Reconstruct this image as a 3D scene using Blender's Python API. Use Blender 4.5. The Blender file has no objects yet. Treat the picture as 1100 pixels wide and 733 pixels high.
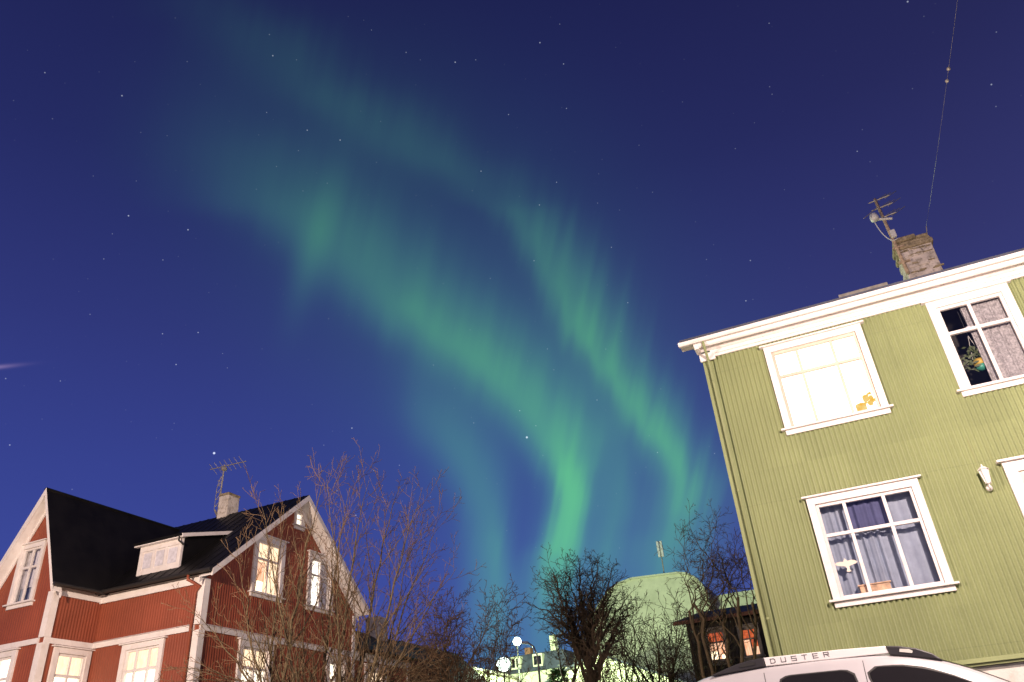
import bpy, math, random
from mathutils import Vector, Matrix
R = math.radians
scene = bpy.context.scene
COL = scene.collection
random.seed(7)

# ------------------------------------------------------------------ camera
cam_d = bpy.data.cameras.new("camera")
cam_d.sensor_width = 36.0
cam_d.lens = 822.0 / 1100.0 * 36.0
cam_d.clip_end = 2000
cam = bpy.data.objects.new("camera", cam_d)
COL.objects.link(cam)
RT = Vector((0.909491, 0.40943, -0.072057))
UP = Vector((0.264177, -0.435368, 0.860619))
FW = Vector((-0.320992, 0.801761, 0.504126))
m = Matrix((RT, UP, -FW)).transposed().to_4x4()
m.translation = Vector((0, 0, 0.7))
cam.matrix_world = m
scene.camera = cam

scene.view_settings.view_transform = 'Standard'
scene.view_settings.look = 'None'
scene.view_settings.exposure = 0
scene.view_settings.gamma = 1
scene.render.engine = 'CYCLES'
scene.cycles.use_denoising = True
scene.cycles.max_bounces = 6
scene.cycles.transparent_max_bounces = 12
scene.cycles.sample_clamp_indirect = 4

# ------------------------------------------------------------------ node helper
class NT:
    def __init__(s, tree):
        s.t = tree; s.n = tree.nodes; s.l = tree.links
    def _in(s, sock, v):
        if hasattr(v, 'is_output'):
            s.l.new(v, sock)
        else:
            sock.default_value = v
    def m(s, op, *a, clamp=False):
        n = s.n.new('ShaderNodeMath'); n.operation = op; n.use_clamp = clamp
        for i, v in enumerate(a): s._in(n.inputs[i], v)
        return n.outputs[0]
    def dot(s, a, vec):
        n = s.n.new('ShaderNodeVectorMath'); n.operation = 'DOT_PRODUCT'
        s._in(n.inputs[0], a); n.inputs[1].default_value = vec
        return n.outputs['Value']
    def comb(s, x, y, z):
        n = s.n.new('ShaderNodeCombineXYZ')
        s._in(n.inputs[0], x); s._in(n.inputs[1], y); s._in(n.inputs[2], z)
        return n.outputs[0]
    def noise(s, vec, scale, detail=2.0, rough=.5, dist=0.0):
        n = s.n.new('ShaderNodeTexNoise')
        if vec is not None: s._in(n.inputs['Vector'], vec)
        n.inputs['Scale'].default_value = scale; n.inputs['Detail'].default_value = detail
        n.inputs['Roughness'].default_value = rough; n.inputs['Distortion'].default_value = dist
        return n.outputs['Fac']
    def mapr(s, v, a, b, c, d):
        n = s.n.new('ShaderNodeMapRange'); s._in(n.inputs[0], v)
        for i, q in enumerate((a, b, c, d)): n.inputs[i+1].default_value = q
        return n.outputs[0]
    def ramp(s, v, stops):
        n = s.n.new('ShaderNodeValToRGB'); s._in(n.inputs[0], v)
        e = n.color_ramp.elements
        while len(e) < len(stops): e.new(.5)
        for k, (p, c) in enumerate(stops):
            e[k].position = p; e[k].color = (c[0], c[1], c[2], 1)
        return n.outputs[0]
    def curve(s, v, pts):
        n = s.n.new('ShaderNodeFloatCurve'); s._in(n.inputs['Value'], v)
        c = n.mapping.curves[0]
        while len(c.points) < len(pts): c.points.new(.5, .5)
        for k, (x, y) in enumerate(pts):
            c.points[k].location = (x, y); c.points[k].handle_type = 'AUTO_CLAMPED'
        n.mapping.extend = 'HORIZONTAL'
        n.mapping.update()
        return n.outputs[0]
    def mix(s, f, a, b, mode='MIX'):
        n = s.n.new('ShaderNodeMix'); n.data_type = 'RGBA'; n.blend_type = mode
        s._in(n.inputs[0], f); s._in(n.inputs[6], a); s._in(n.inputs[7], b)
        return n.outputs[2]
    def scale(s, col, f):
        n = s.n.new('ShaderNodeVectorMath'); n.operation = 'SCALE'
        s._in(n.inputs[0], col); s._in(n.inputs['Scale'], f)
        return n.outputs[0]
    def vadd(s, a, b):
        n = s.n.new('ShaderNodeVectorMath'); n.operation = 'ADD'
        s._in(n.inputs[0], a); s._in(n.inputs[1], b)
        return n.outputs[0]

# ------------------------------------------------------------------ world: late dusk sky, aurora, stars
world = bpy.data.worlds.new("World")
scene.world = world
world.use_nodes = True
wt = world.node_tree
wt.nodes.clear()
W_ = NT(wt)
dirv = wt.nodes.new('ShaderNodeTexCoord').outputs['Generated']
# a chart of the northern sky, fixed to compass direction and elevation
fwd = W_.m('MAXIMUM', W_.dot(dirv, (-0.321, 0.802, 0.504)), 0.08)
front = W_.mapr(W_.dot(dirv, (-0.321, 0.802, 0.504)), 0.1, 0.4, 0, 1)
u = W_.m('DIVIDE', W_.dot(dirv, (0.928, 0.372, 0.0)), fwd)
v = W_.m('DIVIDE', W_.dot(dirv, (0.187, -0.468, 0.864)), fwd)
elev = W_.dot(dirv, (0, 0, 1))
base = W_.ramp(elev, [(0.0, (.076, .112, .45)), (.22, (.055, .076, .370)), (.36, (.044, .059, .300)),
                      (.5, (.034, .042, .215)), (.66, (.0215, .026, .138)), (.82, (.0145, .0165, .090)), (1.0, (.010, .011, .06))])
east = W_.m('MULTIPLY', W_.mapr(u, 0.05, 0.6, 0, 1), W_.mapr(elev, .1, .95, 1.0, .55))
base = W_.mix(1.0, base, (.85, .92, .90, 1), 'MULTIPLY')
base = W_.mix(W_.m('MULTIPLY', east, .75), base, W_.mix(1.0, base, (1.22, .92, .66, 1), 'MULTIPLY'))
V0, V1 = -.5, .6
tv = W_.mapr(v, V0, V1, 0, 1)
B1 = [(0.318,-0.352,0.080,0.120,0.05),(0.279,-0.318,0.090,0.110,0.09),(0.239,-0.285,0.090,0.100,0.14),(0.174,-0.236,0.055,0.080,0.27),(0.108,-0.180,0.050,0.085,0.34),(0.041,-0.112,0.050,0.085,0.48),(-0.026,-0.036,0.046,0.075,0.58),(-0.079,0.010,0.040,0.066,0.64),(-0.130,0.042,0.032,0.046,0.70),(-0.165,0.055,0.024,0.028,0.85),(-0.200,0.058,0.019,0.020,1.00),(-0.252,0.046,0.019,0.021,1.00),(-0.288,0.033,0.024,0.026,0.85),(-0.336,0.019,0.026,0.028,0.60),(-0.408,0.007,0.030,0.030,0.35)]
B2 = [(0.477,-0.357,0.060,0.060,0.03),(0.423,-0.288,0.060,0.060,0.06),(0.370,-0.238,0.055,0.060,0.07),(0.316,-0.175,0.045,0.060,0.11),(0.262,-0.112,0.045,0.060,0.10),(0.205,-0.015,0.045,0.055,0.09),(0.164,0.026,0.022,0.046,0.22),(0.113,0.052,0.022,0.046,0.37),(0.062,0.073,0.022,0.046,0.48),(0.012,0.090,0.022,0.046,0.54),(-0.026,0.110,0.022,0.044,0.52),(-0.078,0.146,0.024,0.040,0.60),(-0.129,0.173,0.024,0.038,0.70),(-0.179,0.200,0.028,0.034,0.76),(-0.217,0.211,0.036,0.030,0.76),(-0.253,0.207,0.044,0.026,0.66),(-0.300,0.190,0.055,0.030,0.55),(-0.396,0.165,0.050,0.030,0.30)]
B3 = [(-0.031,-0.119,0.030,0.073,0.12),(-0.094,-0.099,0.036,0.055,0.26),(-0.157,-0.068,0.032,0.036,0.36),(-0.220,-0.049,0.028,0.022,0.40),(-0.281,-0.044,0.030,0.017,0.52),(-0.342,-0.047,0.032,0.019,0.52),(-0.402,-0.056,0.032,0.019,0.40)]
B4 = [(-0.087,0.115,0.061,0.036,0.10),(-0.124,0.120,0.055,0.024,0.22),(-0.174,0.126,0.049,0.018,0.32),(-0.222,0.122,0.036,0.017,0.36),(-0.269,0.106,0.027,0.017,0.36),(-0.317,0.093,0.024,0.017,0.30),(-0.389,0.077,0.024,0.017,0.20)]
# rays: stretched noise leaning the way the field lines lean
su = W_.m('SUBTRACT', u, W_.m('MULTIPLY', v, .30))
ray1 = W_.noise(W_.comb(W_.m('MULTIPLY', su, 26.0), W_.m('MULTIPLY', v, 2.2), 3.1), 1.0, 2.5, .55)
ray2 = W_.noise(W_.comb(W_.m('MULTIPLY', su, 60.0), W_.m('MULTIPLY', v, 3.0), 9.7), 1.0, 1.5, .5)
soft = W_.noise(W_.comb(W_.m('MULTIPLY', u, 5.0), W_.m('MULTIPLY', v, 4.0), 1.3), 1.0, 2.0, .5)
def band(B, jag, streak):
    B = sorted(B)
    def cv(k, lo, hi):
        pts = [((b[0]-V0)/(V1-V0), (b[k]-lo)/(hi-lo)) for b in B]
        if k == 4:
            pts = [(max(0, pts[0][0]-.05), pts[0][1]*.7)] + pts + [(min(1, pts[-1][0]+.12), 0.0)]
        o = W_.curve(tv, pts)
        return W_.m('MULTIPLY_ADD', o, hi-lo, lo)
    xc = cv(1, -.5, .5); wl = cv(2, 0, .2); wr = cv(3, 0, .2); I = cv(4, 0, 1)
    xc = W_.m('ADD', xc, W_.m('MULTIPLY', W_.m('SUBTRACT', ray1, .5), jag))
    d = W_.m('SUBTRACT', u, xc)
    right = W_.m('GREATER_THAN', d, 0.0)
    w = W_.m('ADD', W_.m('MULTIPLY', right, wr), W_.m('MULTIPLY', W_.m('SUBTRACT', 1.0, right), wl))
    q = W_.m('DIVIDE', d, W_.m('MAXIMUM', w, .004))
    g = W_.m('EXPONENT', W_.m('MULTIPLY', W_.m('MULTIPLY', q, q), -.69))
    st = W_.m('ADD', W_.m('MULTIPLY', W_.m('SUBTRACT', ray1, .5), streak), W_.m('MULTIPLY', W_.m('SUBTRACT', ray2, .5), streak*.35))
    st = W_.m('MAXIMUM', W_.m('ADD', 1.0, st), .15)
    return W_.m('MULTIPLY', W_.m('MULTIPLY', g, I), st)
def blob(u0, v0, a, b, ang, I):
    c, s_ = math.cos(ang), math.sin(ang)
    du = W_.m('SUBTRACT', u, u0); dv = W_.m('SUBTRACT', v, v0)
    x = W_.m('DIVIDE', W_.m('ADD', W_.m('MULTIPLY', du, c), W_.m('MULTIPLY', dv, s_)), a)
    y = W_.m('DIVIDE', W_.m('SUBTRACT', W_.m('MULTIPLY', dv, c), W_.m('MULTIPLY', du, s_)), b)
    r2 = W_.m('ADD', W_.m('MULTIPLY', x, x), W_.m('MULTIPLY', y, y))
    return W_.m('MULTIPLY', W_.m('EXPONENT', W_.m('MULTIPLY', r2, -1.0)), I)
au = band(B1, .045, .42)
for b_ in (band(B2, .06, .85), band(B3, .02, .3), band(B4, .02, .35),
           blob(-.245, .150, .020, .080, -.36, .20),
           blob(-.02, .02, .34, .20, -.80, .11),
           blob(.10, -.24, .20, .13, 0, .07)):
    au = W_.m('ADD', au, b_)
au = W_.m('MULTIPLY', W_.m('MULTIPLY', au, front), W_.m('MULTIPLY_ADD', W_.m('SUBTRACT', soft, .5), .35, 1.0))
acol = W_.ramp(au, [(0.0, (.20, .92, .50)), (.5, (.17, .80, .31)), (1.0, (.20, 1.0, .22))])
sky = W_.vadd(W_.scale(base, W_.m('SUBTRACT', 1.0, W_.m('MULTIPLY', au, .30))), W_.scale(acol, W_.m('MULTIPLY', au, .40)))
# stars
vor = wt.nodes.new('ShaderNodeTexVoronoi'); vor.inputs['Scale'].default_value = 72
wt.links.new(dirv, vor.inputs['Vector'])
sep = wt.nodes.new('ShaderNodeSeparateColor'); wt.links.new(vor.outputs['Color'], sep.inputs[0])
star = W_.mapr(vor.outputs['Distance'], .064, .018, 0, 1)
star = W_.m('MULTIPLY', star, W_.m('MULTIPLY_ADD', W_.m('POWER', sep.outputs[0], 4.0), .5, .018))
for i, sd in enumerate([(-0.6590,0.6520,0.3749),(-0.3339,0.8576,0.3912),(-0.6094,0.5158,0.6022),(-0.6489,0.4647,0.6025),(-0.5996,0.3885,0.6997),(-0.1721,0.6024,0.7794),(-0.4557,0.4599,0.7621),(-0.4589,0.5342,0.7100),(-0.2739,0.5743,0.7714),(-0.0094,0.8393,0.5436),(-0.0589,0.8936,0.4450),(0.2202,0.6780,0.7013),(0.2750,0.7437,0.6093),(-0.5266,0.7448,0.4098)]):
    rad = .0016 if i in (0, 1) else .0010
    sdv = Vector(sd).normalized()
    k = W_.mapr(W_.dot(dirv, sdv), math.cos(rad), math.cos(rad*.4), 0, 1)
    star = W_.m('ADD', star, W_.m('MULTIPLY', k, (.9, .7, .4, .45, .3, .35, .3, .3, .35, .25, .22, .35, .3, .3)[i]))
sky = W_.vadd(sky, W_.scale((.85, .92, 1.0), W_.m('MULTIPLY', star, W_.mapr(elev, .02, .12, 0, 1))))
# thin pale streak low in the west
tr_ = blob(-.69, .0222, .038, .0026, .02, 1.0)
sky = W_.vadd(sky, W_.scale((.20, .13, .17), W_.m('MULTIPLY', tr_, front)))
bg = wt.nodes.new('ShaderNodeBackground'); wt.links.new(sky, bg.inputs[0]); bg.inputs[1].default_value = 1.0
wo = wt.nodes.new('ShaderNodeOutputWorld'); wt.links.new(bg.outputs[0], wo.inputs[0])

# ------------------------------------------------------------------ materials
def bsdf_mat(name):
    mt = bpy.data.materials.new(name); mt.use_nodes = True
    nt = mt.node_tree
    return mt, NT(nt), nt.nodes['Principled BSDF']
def mat(name, col, rough=.6, var=.12, scale=3.0, sheets=0, bump=0.0, bscale=40.0, metal=0.0, streak=False, dirt=None, dirt_amt=.5, spec=.5, coat=0.0):
    """painted or natural surface: base colour with slow and fine variation, optional drip streaks and blotches"""
    mt, N, b = bsdf_mat(name)
    tc = N.n.new('ShaderNodeTexCoord').outputs['Object']
    c2 = tuple(x*(1-var*1.6) for x in col); c1 = tuple(min(1, x*(1+var)) for x in col)
    n1 = N.noise(tc, scale, 5, .6)
    c = N.ramp(n1, [(.3, c2), (.7, c1)])
    if streak:
        mp = N.n.new('ShaderNodeMapping'); mp.inputs['Scale'].default_value = (9, 9, .35)
        N.l.new(tc, mp.inputs[0])
        s_ = N.noise(mp.outputs[0], 1.6, 4, .6)
        c = N.mix(N.mapr(s_, .5, .75, 0, .4), c, tuple(x*.72 for x in col)+(1,))
    if sheets:   # sheet to sheet differences in fading, and a few rust coloured runs
        sx = N.n.new('ShaderNodeSeparateXYZ'); N.l.new(tc, sx.inputs[0])
        wn = N.n.new('ShaderNodeTexWhiteNoise'); wn.noise_dimensions = '3D'
        N.l.new(N.comb(N.m('FLOOR', N.m('DIVIDE', N.m('ADD', sx.outputs[0], sx.outputs[1]), .61)), N.m('FLOOR', N.m('DIVIDE', sx.outputs[2], 2.45)), 1.0), wn.inputs['Vector'])
        c = N.mix(1.0, c, N.ramp(wn.outputs[0], [(0, (1-sheets,)*3), (1, (1+sheets*.6, 1+sheets*.5, 1+sheets*.5))]), 'MULTIPLY')
        mp = N.n.new('ShaderNodeMapping'); mp.inputs['Scale'].default_value = (14, 14, .5); N.l.new(tc, mp.inputs[0])
        c = N.mix(N.mapr(N.noise(mp.outputs[0], 1.0, 5, .7), .62, .78, 0, .5), c, tuple(x*f_ for x, f_ in zip(col, (.75, .60, .55)))+(1,))
        seam = N.m('FRACT', N.m('DIVIDE', N.m('ADD', sx.outputs[2], .55), 2.45))
        c = N.mix(N.m('MULTIPLY', N.m('LESS_THAN', seam, .005), .2), c, tuple(x*.45 for x in col)+(1,))
    if dirt:
        d = N.noise(tc, scale*2.7, 6, .65)
        c = N.mix(N.m('MULTIPLY', N.mapr(d, .5, .66, 0, 1), dirt_amt), c, tuple(dirt)+(1,))
    N.l.new(c, b.inputs['Base Color'])
    b.inputs['Roughness'].default_value = rough; b.inputs['Metallic'].default_value = metal
    b.inputs['Specular IOR Level'].default_value = spec
    if coat: b.inputs['Coat Weight'].default_value = coat; b.inputs['Coat Roughness'].default_value = .08
    if bump:
        bp = N.n.new('ShaderNodeBump'); bp.inputs['Strength'].default_value = bump; bp.inputs['Distance'].default_value = .02
        N.l.new(N.noise(tc, bscale, 5, .6), bp.inputs['Height']); N.l.new(bp.outputs[0], b.inputs['Normal'])
    return mt
def emit(name, col, strength, var=.0, scale=4.0, stretch=(1, 1, 1), col2=None):
    mt = bpy.data.materials.new(name); mt.use_nodes = True
    N = NT(mt.node_tree); N.n.clear()
    e = N.n.new('ShaderNodeEmission'); e.inputs[1].default_value = strength
    if var:
        tc = N.n.new('ShaderNodeTexCoord').outputs['Object']
        mp = N.n.new('ShaderNodeMapping'); mp.inputs['Scale'].default_value = stretch; N.l.new(tc, mp.inputs[0])
        nn = N.noise(mp.outputs[0], scale, 3, .6)
        N.l.new(N.ramp(nn, [(.32, col2 or tuple(x*(1-var) for x in col)), (.66, col)]), e.inputs[0])
    else:
        e.inputs[0].default_value = (*col, 1)
    o = N.n.new('ShaderNodeOutputMaterial'); N.l.new(e.outputs[0], o.inputs[0])
    return mt
def glass_mat(name, tint=(1, 1, 1), fac=.10, rough=.0):
    mt = bpy.data.materials.new(name); mt.use_nodes = True
    N = NT(mt.node_tree); N.n.clear()
    t = N.n.new('ShaderNodeBsdfTransparent'); t.inputs[0].default_value = (*tint, 1)
    g = N.n.new('ShaderNodeBsdfGlossy'); g.inputs['Roughness'].default_value = rough
    lw = N.n.new('ShaderNodeLayerWeight'); lw.inputs[0].default_value = .35
    mx = N.n.new('ShaderNodeMixShader')
    N.l.new(N.m('MULTIPLY_ADD', lw.outputs['Fresnel'], .6, fac*.4, clamp=True), mx.inputs[0])
    N.l.new(t.outputs[0], mx.inputs[1]); N.l.new(g.outputs[0], mx.inputs[2])
    o = N.n.new('ShaderNodeOutputMaterial'); N.l.new(mx.outputs[0], o.inputs[0])
    return mt
M = {
 'green': mat('green_paint', (.262, .298, .142), .55, .06, 1.2, .07, streak=True, spec=.3),
 'red': mat('red_paint', (.262, .066, .033), .5, .09, 1.5, .06, streak=True, spec=.35),
 'white': mat('white_paint', (.74, .69, .67), .5, .05, 2.5, bump=.05, dirt=(.52, .42, .33), dirt_amt=.25, spec=.3),
 'cream': mat('cream_paint', (.70, .62, .52), .55, .07, 2.5, dirt=(.45, .38, .3), dirt_amt=.3, spec=.3),
 'sash_backlit': mat('sash_shaded_tan', (.61, .51, .41), .6, .08),  # sash toned darker so its bars show as shade against the lit room
 'roof': mat('black_roof_metal', (.0065, .006, .006), .5, .3, 2, bump=.15, spec=.22),
 'plinth': mat('white_render', (.72, .68, .63), .8, .07, 2, bump=.3, dirt=(.4, .36, .3), dirt_amt=.4),
 'concrete': mat('concrete', (.60, .52, .45), .9, .2, 4, bump=.6, bscale=25, dirt=(.12, .10, .06), dirt_amt=.7),
 'chimney': mat('rendered_chimney', (.66, .59, .50), .9, .15, 5, bump=.5, bscale=18, dirt=(.20, .14, .06), dirt_amt=.6),
 'moss': mat('mossy_masonry', (.34, .27, .17), .95, .35, 8, bump=.9, bscale=20, dirt=(.10, .085, .04), dirt_amt=.7),
 'galv': mat('weathered_galvanised_steel', (.36, .33, .28), .55, .2, 9, metal=.3),
 'rust': mat('rusty_steel', (.42, .31, .21), .8, .3, 14, bump=.3),
 'plastic': mat('grey_plastic', (.55, .54, .50), .5, .06),
 'dark': mat('dark_metal', (.02, .018, .016), .5, .1),
 'frame_dark': mat('weathered_frame', (.35, .30, .24), .7, .2, 6),
 'interior': mat('dim_interior', (.05, .045, .04), .9, .2),
 'curtain_blue': mat('blue_grey_curtain', (.31, .35, .44), .9, .10, 5),
 'curtain_deep': mat('deep_blue_curtain', (.085, .09, .19), .9, .15, 5),
 'lace': mat('lace_curtain', (.37, .35, .36), .9, .35, 26, dirt=(.15, .13, .13), dirt_amt=.7),
 'net': mat('white_net_curtain', (.62, .60, .66), .9, .15, 12),
 'paper': mat('orange_wood', (.70, .47, .30), .8, .3, 9),
 'leaf': mat('leaf', (.05, .07, .02), .6, .3, 12),
 'pot_y': mat('yellow_pot', (.45, .30, .05), .5, .2),
 'pot_g': mat('teal_pot', (.04, .22, .16), .4, .2),
 'black_wood': mat('black_stained_boards', (.020, .013, .009), .7, .3, 6, bump=.3),
 'pale': mat('pale_render', (.62, .60, .43), .9, .10, .5, bump=.3, dirt=(.42, .42, .28), dirt_amt=.4),
 'slate': mat('slate_blue_roof', (.045, .05, .075), .75, .25, 3, bump=.3),
 'bark_young': mat('young_olive_bark', (.105, .075, .036), .85, .3, 14, bump=.6, dirt=(.05, .034, .02), dirt_amt=.8),
 'twig_red': mat('reddish_twigs', (.108, .062, .028), .8, .25, 6),
 'bark': mat('dark_bark', (.085, .055, .028), .9, .3, 10, bump=.8, dirt=(.02, .014, .008), dirt_amt=.8),
 'twig': mat('dark_twigs', (.070, .046, .024), .9, .25, 5),
 'conifer': mat('conifer_needles', (.03, .075, .02), .8, .35, 5),
 'asphalt': mat('asphalt', (.05, .048, .046), .9, .2, 6, bump=.5, bscale=80),
 'paving': mat('paving', (.22, .21, .19), .9, .15, 5, bump=.4),
 'grass': mat('winter_grass', (.055, .05, .022), .95, .4, 3, bump=.8, bscale=30),
 'silver': mat('silver_car_paint', (.57, .55, .57), .28, .02, 3, metal=.35, coat=.8),
 'trim': mat('black_plastic_trim', (.022, .020, .022), .45, .1, 8),
 'chrome': mat('brushed_aluminium', (.85, .82, .80), .38, .02, 3, metal=.25),
 'tyre': mat('tyre_rubber', (.02, .02, .02), .85, .1),
 'seal': mat('window_seal', (.012, .011, .011), .6, .1),
 'letter': mat('grey_letter', (.10, .09, .09), .5, .05),
 'carglass': mat('tinted_car_glass', (.012, .011, .012), .06, .05, 3),
 'lens': mat('lamp_lens', (.7, .7, .72), .15, .03),
 'brick': mat('old_brick', (.22, .10, .06), .9, .25, 9, bump=.6),
 'glass': glass_mat('window_glass'),
 'lit_white': emit('lit_blind', (1.0, .88, .68), 2.8, .22, 3.0, (2, 2, .6)),
 'lit_bright': emit('bright_lit_room', (1.0, .93, .78), 3.4, .12, 2.0),
 'lit_orange': emit('orange_lit_valance', (1.0, .73, .46), 1.9, .25, 6.0, (3, 3, 1)),
 'lit_pink': emit('warm_lit_curtain', (1.0, .66, .44), 1.35, .5, 7.0, (4, 4, .5), (.85, .30, .12)),
 'lit_red': emit('orange_red_shade', (.95, .20, .05), .85, .4, 9.0, (2, 2, 2), (.45, .07, .02)),
 'lit_lamp': emit('lamp_behind_window', (1.0, .78, .5), 3.0),
 'flower': emit('flower_backlight_glow', (1.0, .55, .05), 1.0, .5, 9.0, (1, 1, 1), (1.0, .80, .35)),  # petals and pot emit a glow put in for light from behind
 'globe': emit('lit_lamp_globe', (.80, 1.0, .86), 9.0),
 'globe_warm': emit('lit_street_lantern', (1.0, .80, .62), 6.0),
}

# ------------------------------------------------------------------ mesh builders
WO = {}
class MB:
    def __init__(s): s.v = []; s.f = []
    def add(s, vs, fs):
        o = len(s.v); s.v.extend([tuple(p) for p in vs]); s.f.extend([tuple(i+o for i in f) for f in fs])
    def hexa(s, p):
        s.add(p, [(0, 3, 2, 1), (4, 5, 6, 7), (0, 1, 5, 4), (1, 2, 6, 5), (2, 3, 7, 6), (3, 0, 4, 7)])
    def box(s, x0, x1, y0, y1, z0, z1):
        s.hexa([(x0, y0, z0), (x1, y0, z0), (x1, y1, z0), (x0, y1, z0), (x0, y0, z1), (x1, y0, z1), (x1, y1, z1), (x0, y1, z1)])
    def prism(s, poly, off):
        off = Vector(off); n = len(poly)
        a = [Vector(p) for p in poly]; b = [p+off for p in a]
        s.add(a+b, [tuple(range(n-1, -1, -1)), tuple(range(n, 2*n))] + [(i, (i+1) % n, (i+1) % n+n, i+n) for i in range(n)])
    def slab(s, a, b, c, d, t):
        """plate through four corners, t thick downwards along its normal"""
        a, b, c, d = map(Vector, (a, b, c, d))
        n = (b-a).cross(d-a).normalized()
        if n.z < 0: n = -n
        s.prism([a, b, c, d], -n*t)
    def tube(s, pts, rad, n=8, caps=True):
        pts = [Vector(p) for p in pts]
        rad = rad if isinstance(rad, (list, tuple)) else [rad]*len(pts)
        o = len(s.v); up = None
        for i, p in enumerate(pts):
            t = (pts[min(i+1, len(pts)-1)]-pts[max(i-1, 0)])
            if t.length < 1e-9: t = Vector((0, 0, 1))
            t.normalize()
            if up is None: up = Vector((0, 0, 1)) if abs(t.z) < .9 else Vector((1, 0, 0))
            x = t.cross(up)
            if x.length < 1e-6: x = t.orthogonal()
            x.normalize(); y = x.cross(t).normalized(); up = y
            for k in range(n):
                a = 2*math.pi*k/n
                s.v.append(tuple(p+(x*math.cos(a)+y*math.sin(a))*rad[i]))
        for i in range(len(pts)-1):
            for k in range(n):
                a = o+i*n+k; b = o+i*n+(k+1) % n
                s.f.append((a, b, b+n, a+n))
        if caps:
            s.f.append(tuple(o+k for k in range(n-1, -1, -1)))
            e = o+(len(pts)-1)*n
            s.f.append(tuple(e+k for k in range(n)))
    def lathe(s, c, prof, n=16):
        """profile of (radius, z) turned about the vertical through c"""
        c = Vector(c); o = len(s.v)
        for r_, z in prof:
            for k in range(n):
                a = 2*math.pi*k/n
                s.v.append((c.x+r_*math.cos(a), c.y+r_*math.sin(a), c.z+z))
        for i in range(len(prof)-1):
            for k in range(n):
                a = o+i*n+k; b = o+i*n+(k+1) % n
                s.f.append((a, b, b+n, a+n))
        s.f.append(tuple(o+k for k in range(n-1, -1, -1)))
        e = o+(len(prof)-1)*n
        s.f.append(tuple(e+k for k in range(n)))
    def build(s, name, m_, parent=None, smooth=False, loc=None, bevel=0.0):
        off = WO[parent.name] if parent is not None else Vector(loc or (0, 0, 0))
        me = bpy.data.meshes.new(name)
        me.from_pydata([(p[0]-off.x, p[1]-off.y, p[2]-off.z) for p in s.v], [], s.f)
        me.materials.append(m_ if not isinstance(m_, str) else M[m_])
        if smooth: me.polygons.foreach_set('use_smooth', [True]*len(me.polygons))
        me.update()
        o = bpy.data.objects.new(name, me); COL.objects.link(o)
        if parent is not None: o.parent = parent
        else: o.location = off
        WO[o.name] = off
        if bevel:
            md = o.modifiers.new('bevel', 'BEVEL'); md.width = bevel; md.segments = 2; md.limit_method = 'ANGLE'
        return o
def tag(o, label=None, cat=None, group=None, kind=None):
    if label: o['label'] = label
    if cat: o['category'] = cat
    if group: o['group'] = group
    if kind: o['kind'] = kind
    return o
def thing(name, label, cat, loc, group=None):
    o = bpy.data.objects.new(name, None); COL.objects.link(o); o.location = loc
    o.empty_display_size = .2
    WO[o.name] = Vector(loc)
    return tag(o, label, cat, group)

class Face:
    """a wall plane: a along the wall, d outwards from it, z up"""
    def __init__(s, axis, pos, sign): s.axis, s.pos, s.sign = axis, pos, sign
    def P(s, a, d, z):
        return (a, s.pos+s.sign*d, z) if s.axis == 'Y' else (s.pos+s.sign*d, a, z)
    def box(s, mb, a0, a1, d0, d1, z0, z1):
        mb.hexa([s.P(a0, d0, z0), s.P(a1, d0, z0), s.P(a1, d1, z0), s.P(a0, d1, z0), s.P(a0, d0, z1), s.P(a1, d0, z1), s.P(a1, d1, z1), s.P(a0, d1, z1)])
    def quad(s, mb, a0, a1, d, z0, z1):
        mb.add([s.P(a0, d, z0), s.P(a1, d, z0), s.P(a1, d, z1), s.P(a0, d, z1)], [(0, 1, 2, 3)])
    def sheet(s, mb, a0, a1, d, z0, z1, folds=8, amp=.02, n=60):
        """a hanging curtain with folds"""
        o = len(mb.v); ph = random.random()*6
        for i in range(n+1):
            t = i/n; a = a0+(a1-a0)*t
            w = amp*(math.sin(2*math.pi*folds*t+ph)+.5*math.sin(2*math.pi*folds*1.7*t+2*ph))
            mb.v.append(s.P(a, d+w, z0)); mb.v.append(s.P(a, d+w*.6, z1))
        for i in range(n): mb.f.append((o+2*i, o+2*i+2, o+2*i+3, o+2*i+1))

def clad(face, a0, a1, z0, ztop, holes=(), pitch=.076, amp=.009, per=8):
    """corrugated iron with its openings cut out"""
    mb = MB(); step = pitch/per
    cuts = {a0, a1}
    for h in holes: cuts.update((h[0], h[1]))
    k = 0
    while a0+k*step < a1: cuts.add(a0+k*step); k += 1
    cuts = sorted(c for c in cuts if a0 <= c <= a1)
    for p, q in zip(cuts, cuts[1:]):
        if q-p < 1e-5: continue
        mid = (p+q)/2
        iv = [(z0, None)]
        for h in sorted([h for h in holes if h[0] < mid < h[1]], key=lambda h: h[2]):
            last = iv.pop(); iv.append((last[0], h[2])); iv.append((h[3], None))
        dp = amp*math.sin(2*math.pi*p/pitch); dq = amp*math.sin(2*math.pi*q/pitch)
        for lo, hi in iv:
            hp, hq = (ztop(p), ztop(q)) if hi is None else (hi, hi)
            if hp <= lo and hq <= lo: continue
            hp = max(hp, lo); hq = max(hq, lo)
            mb.add([face.P(p, dp, lo), face.P(q, dq, lo), face.P(q, dq, hq), face.P(p, dp, hp)], [(0, 1, 2, 3)])
    return mb

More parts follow.
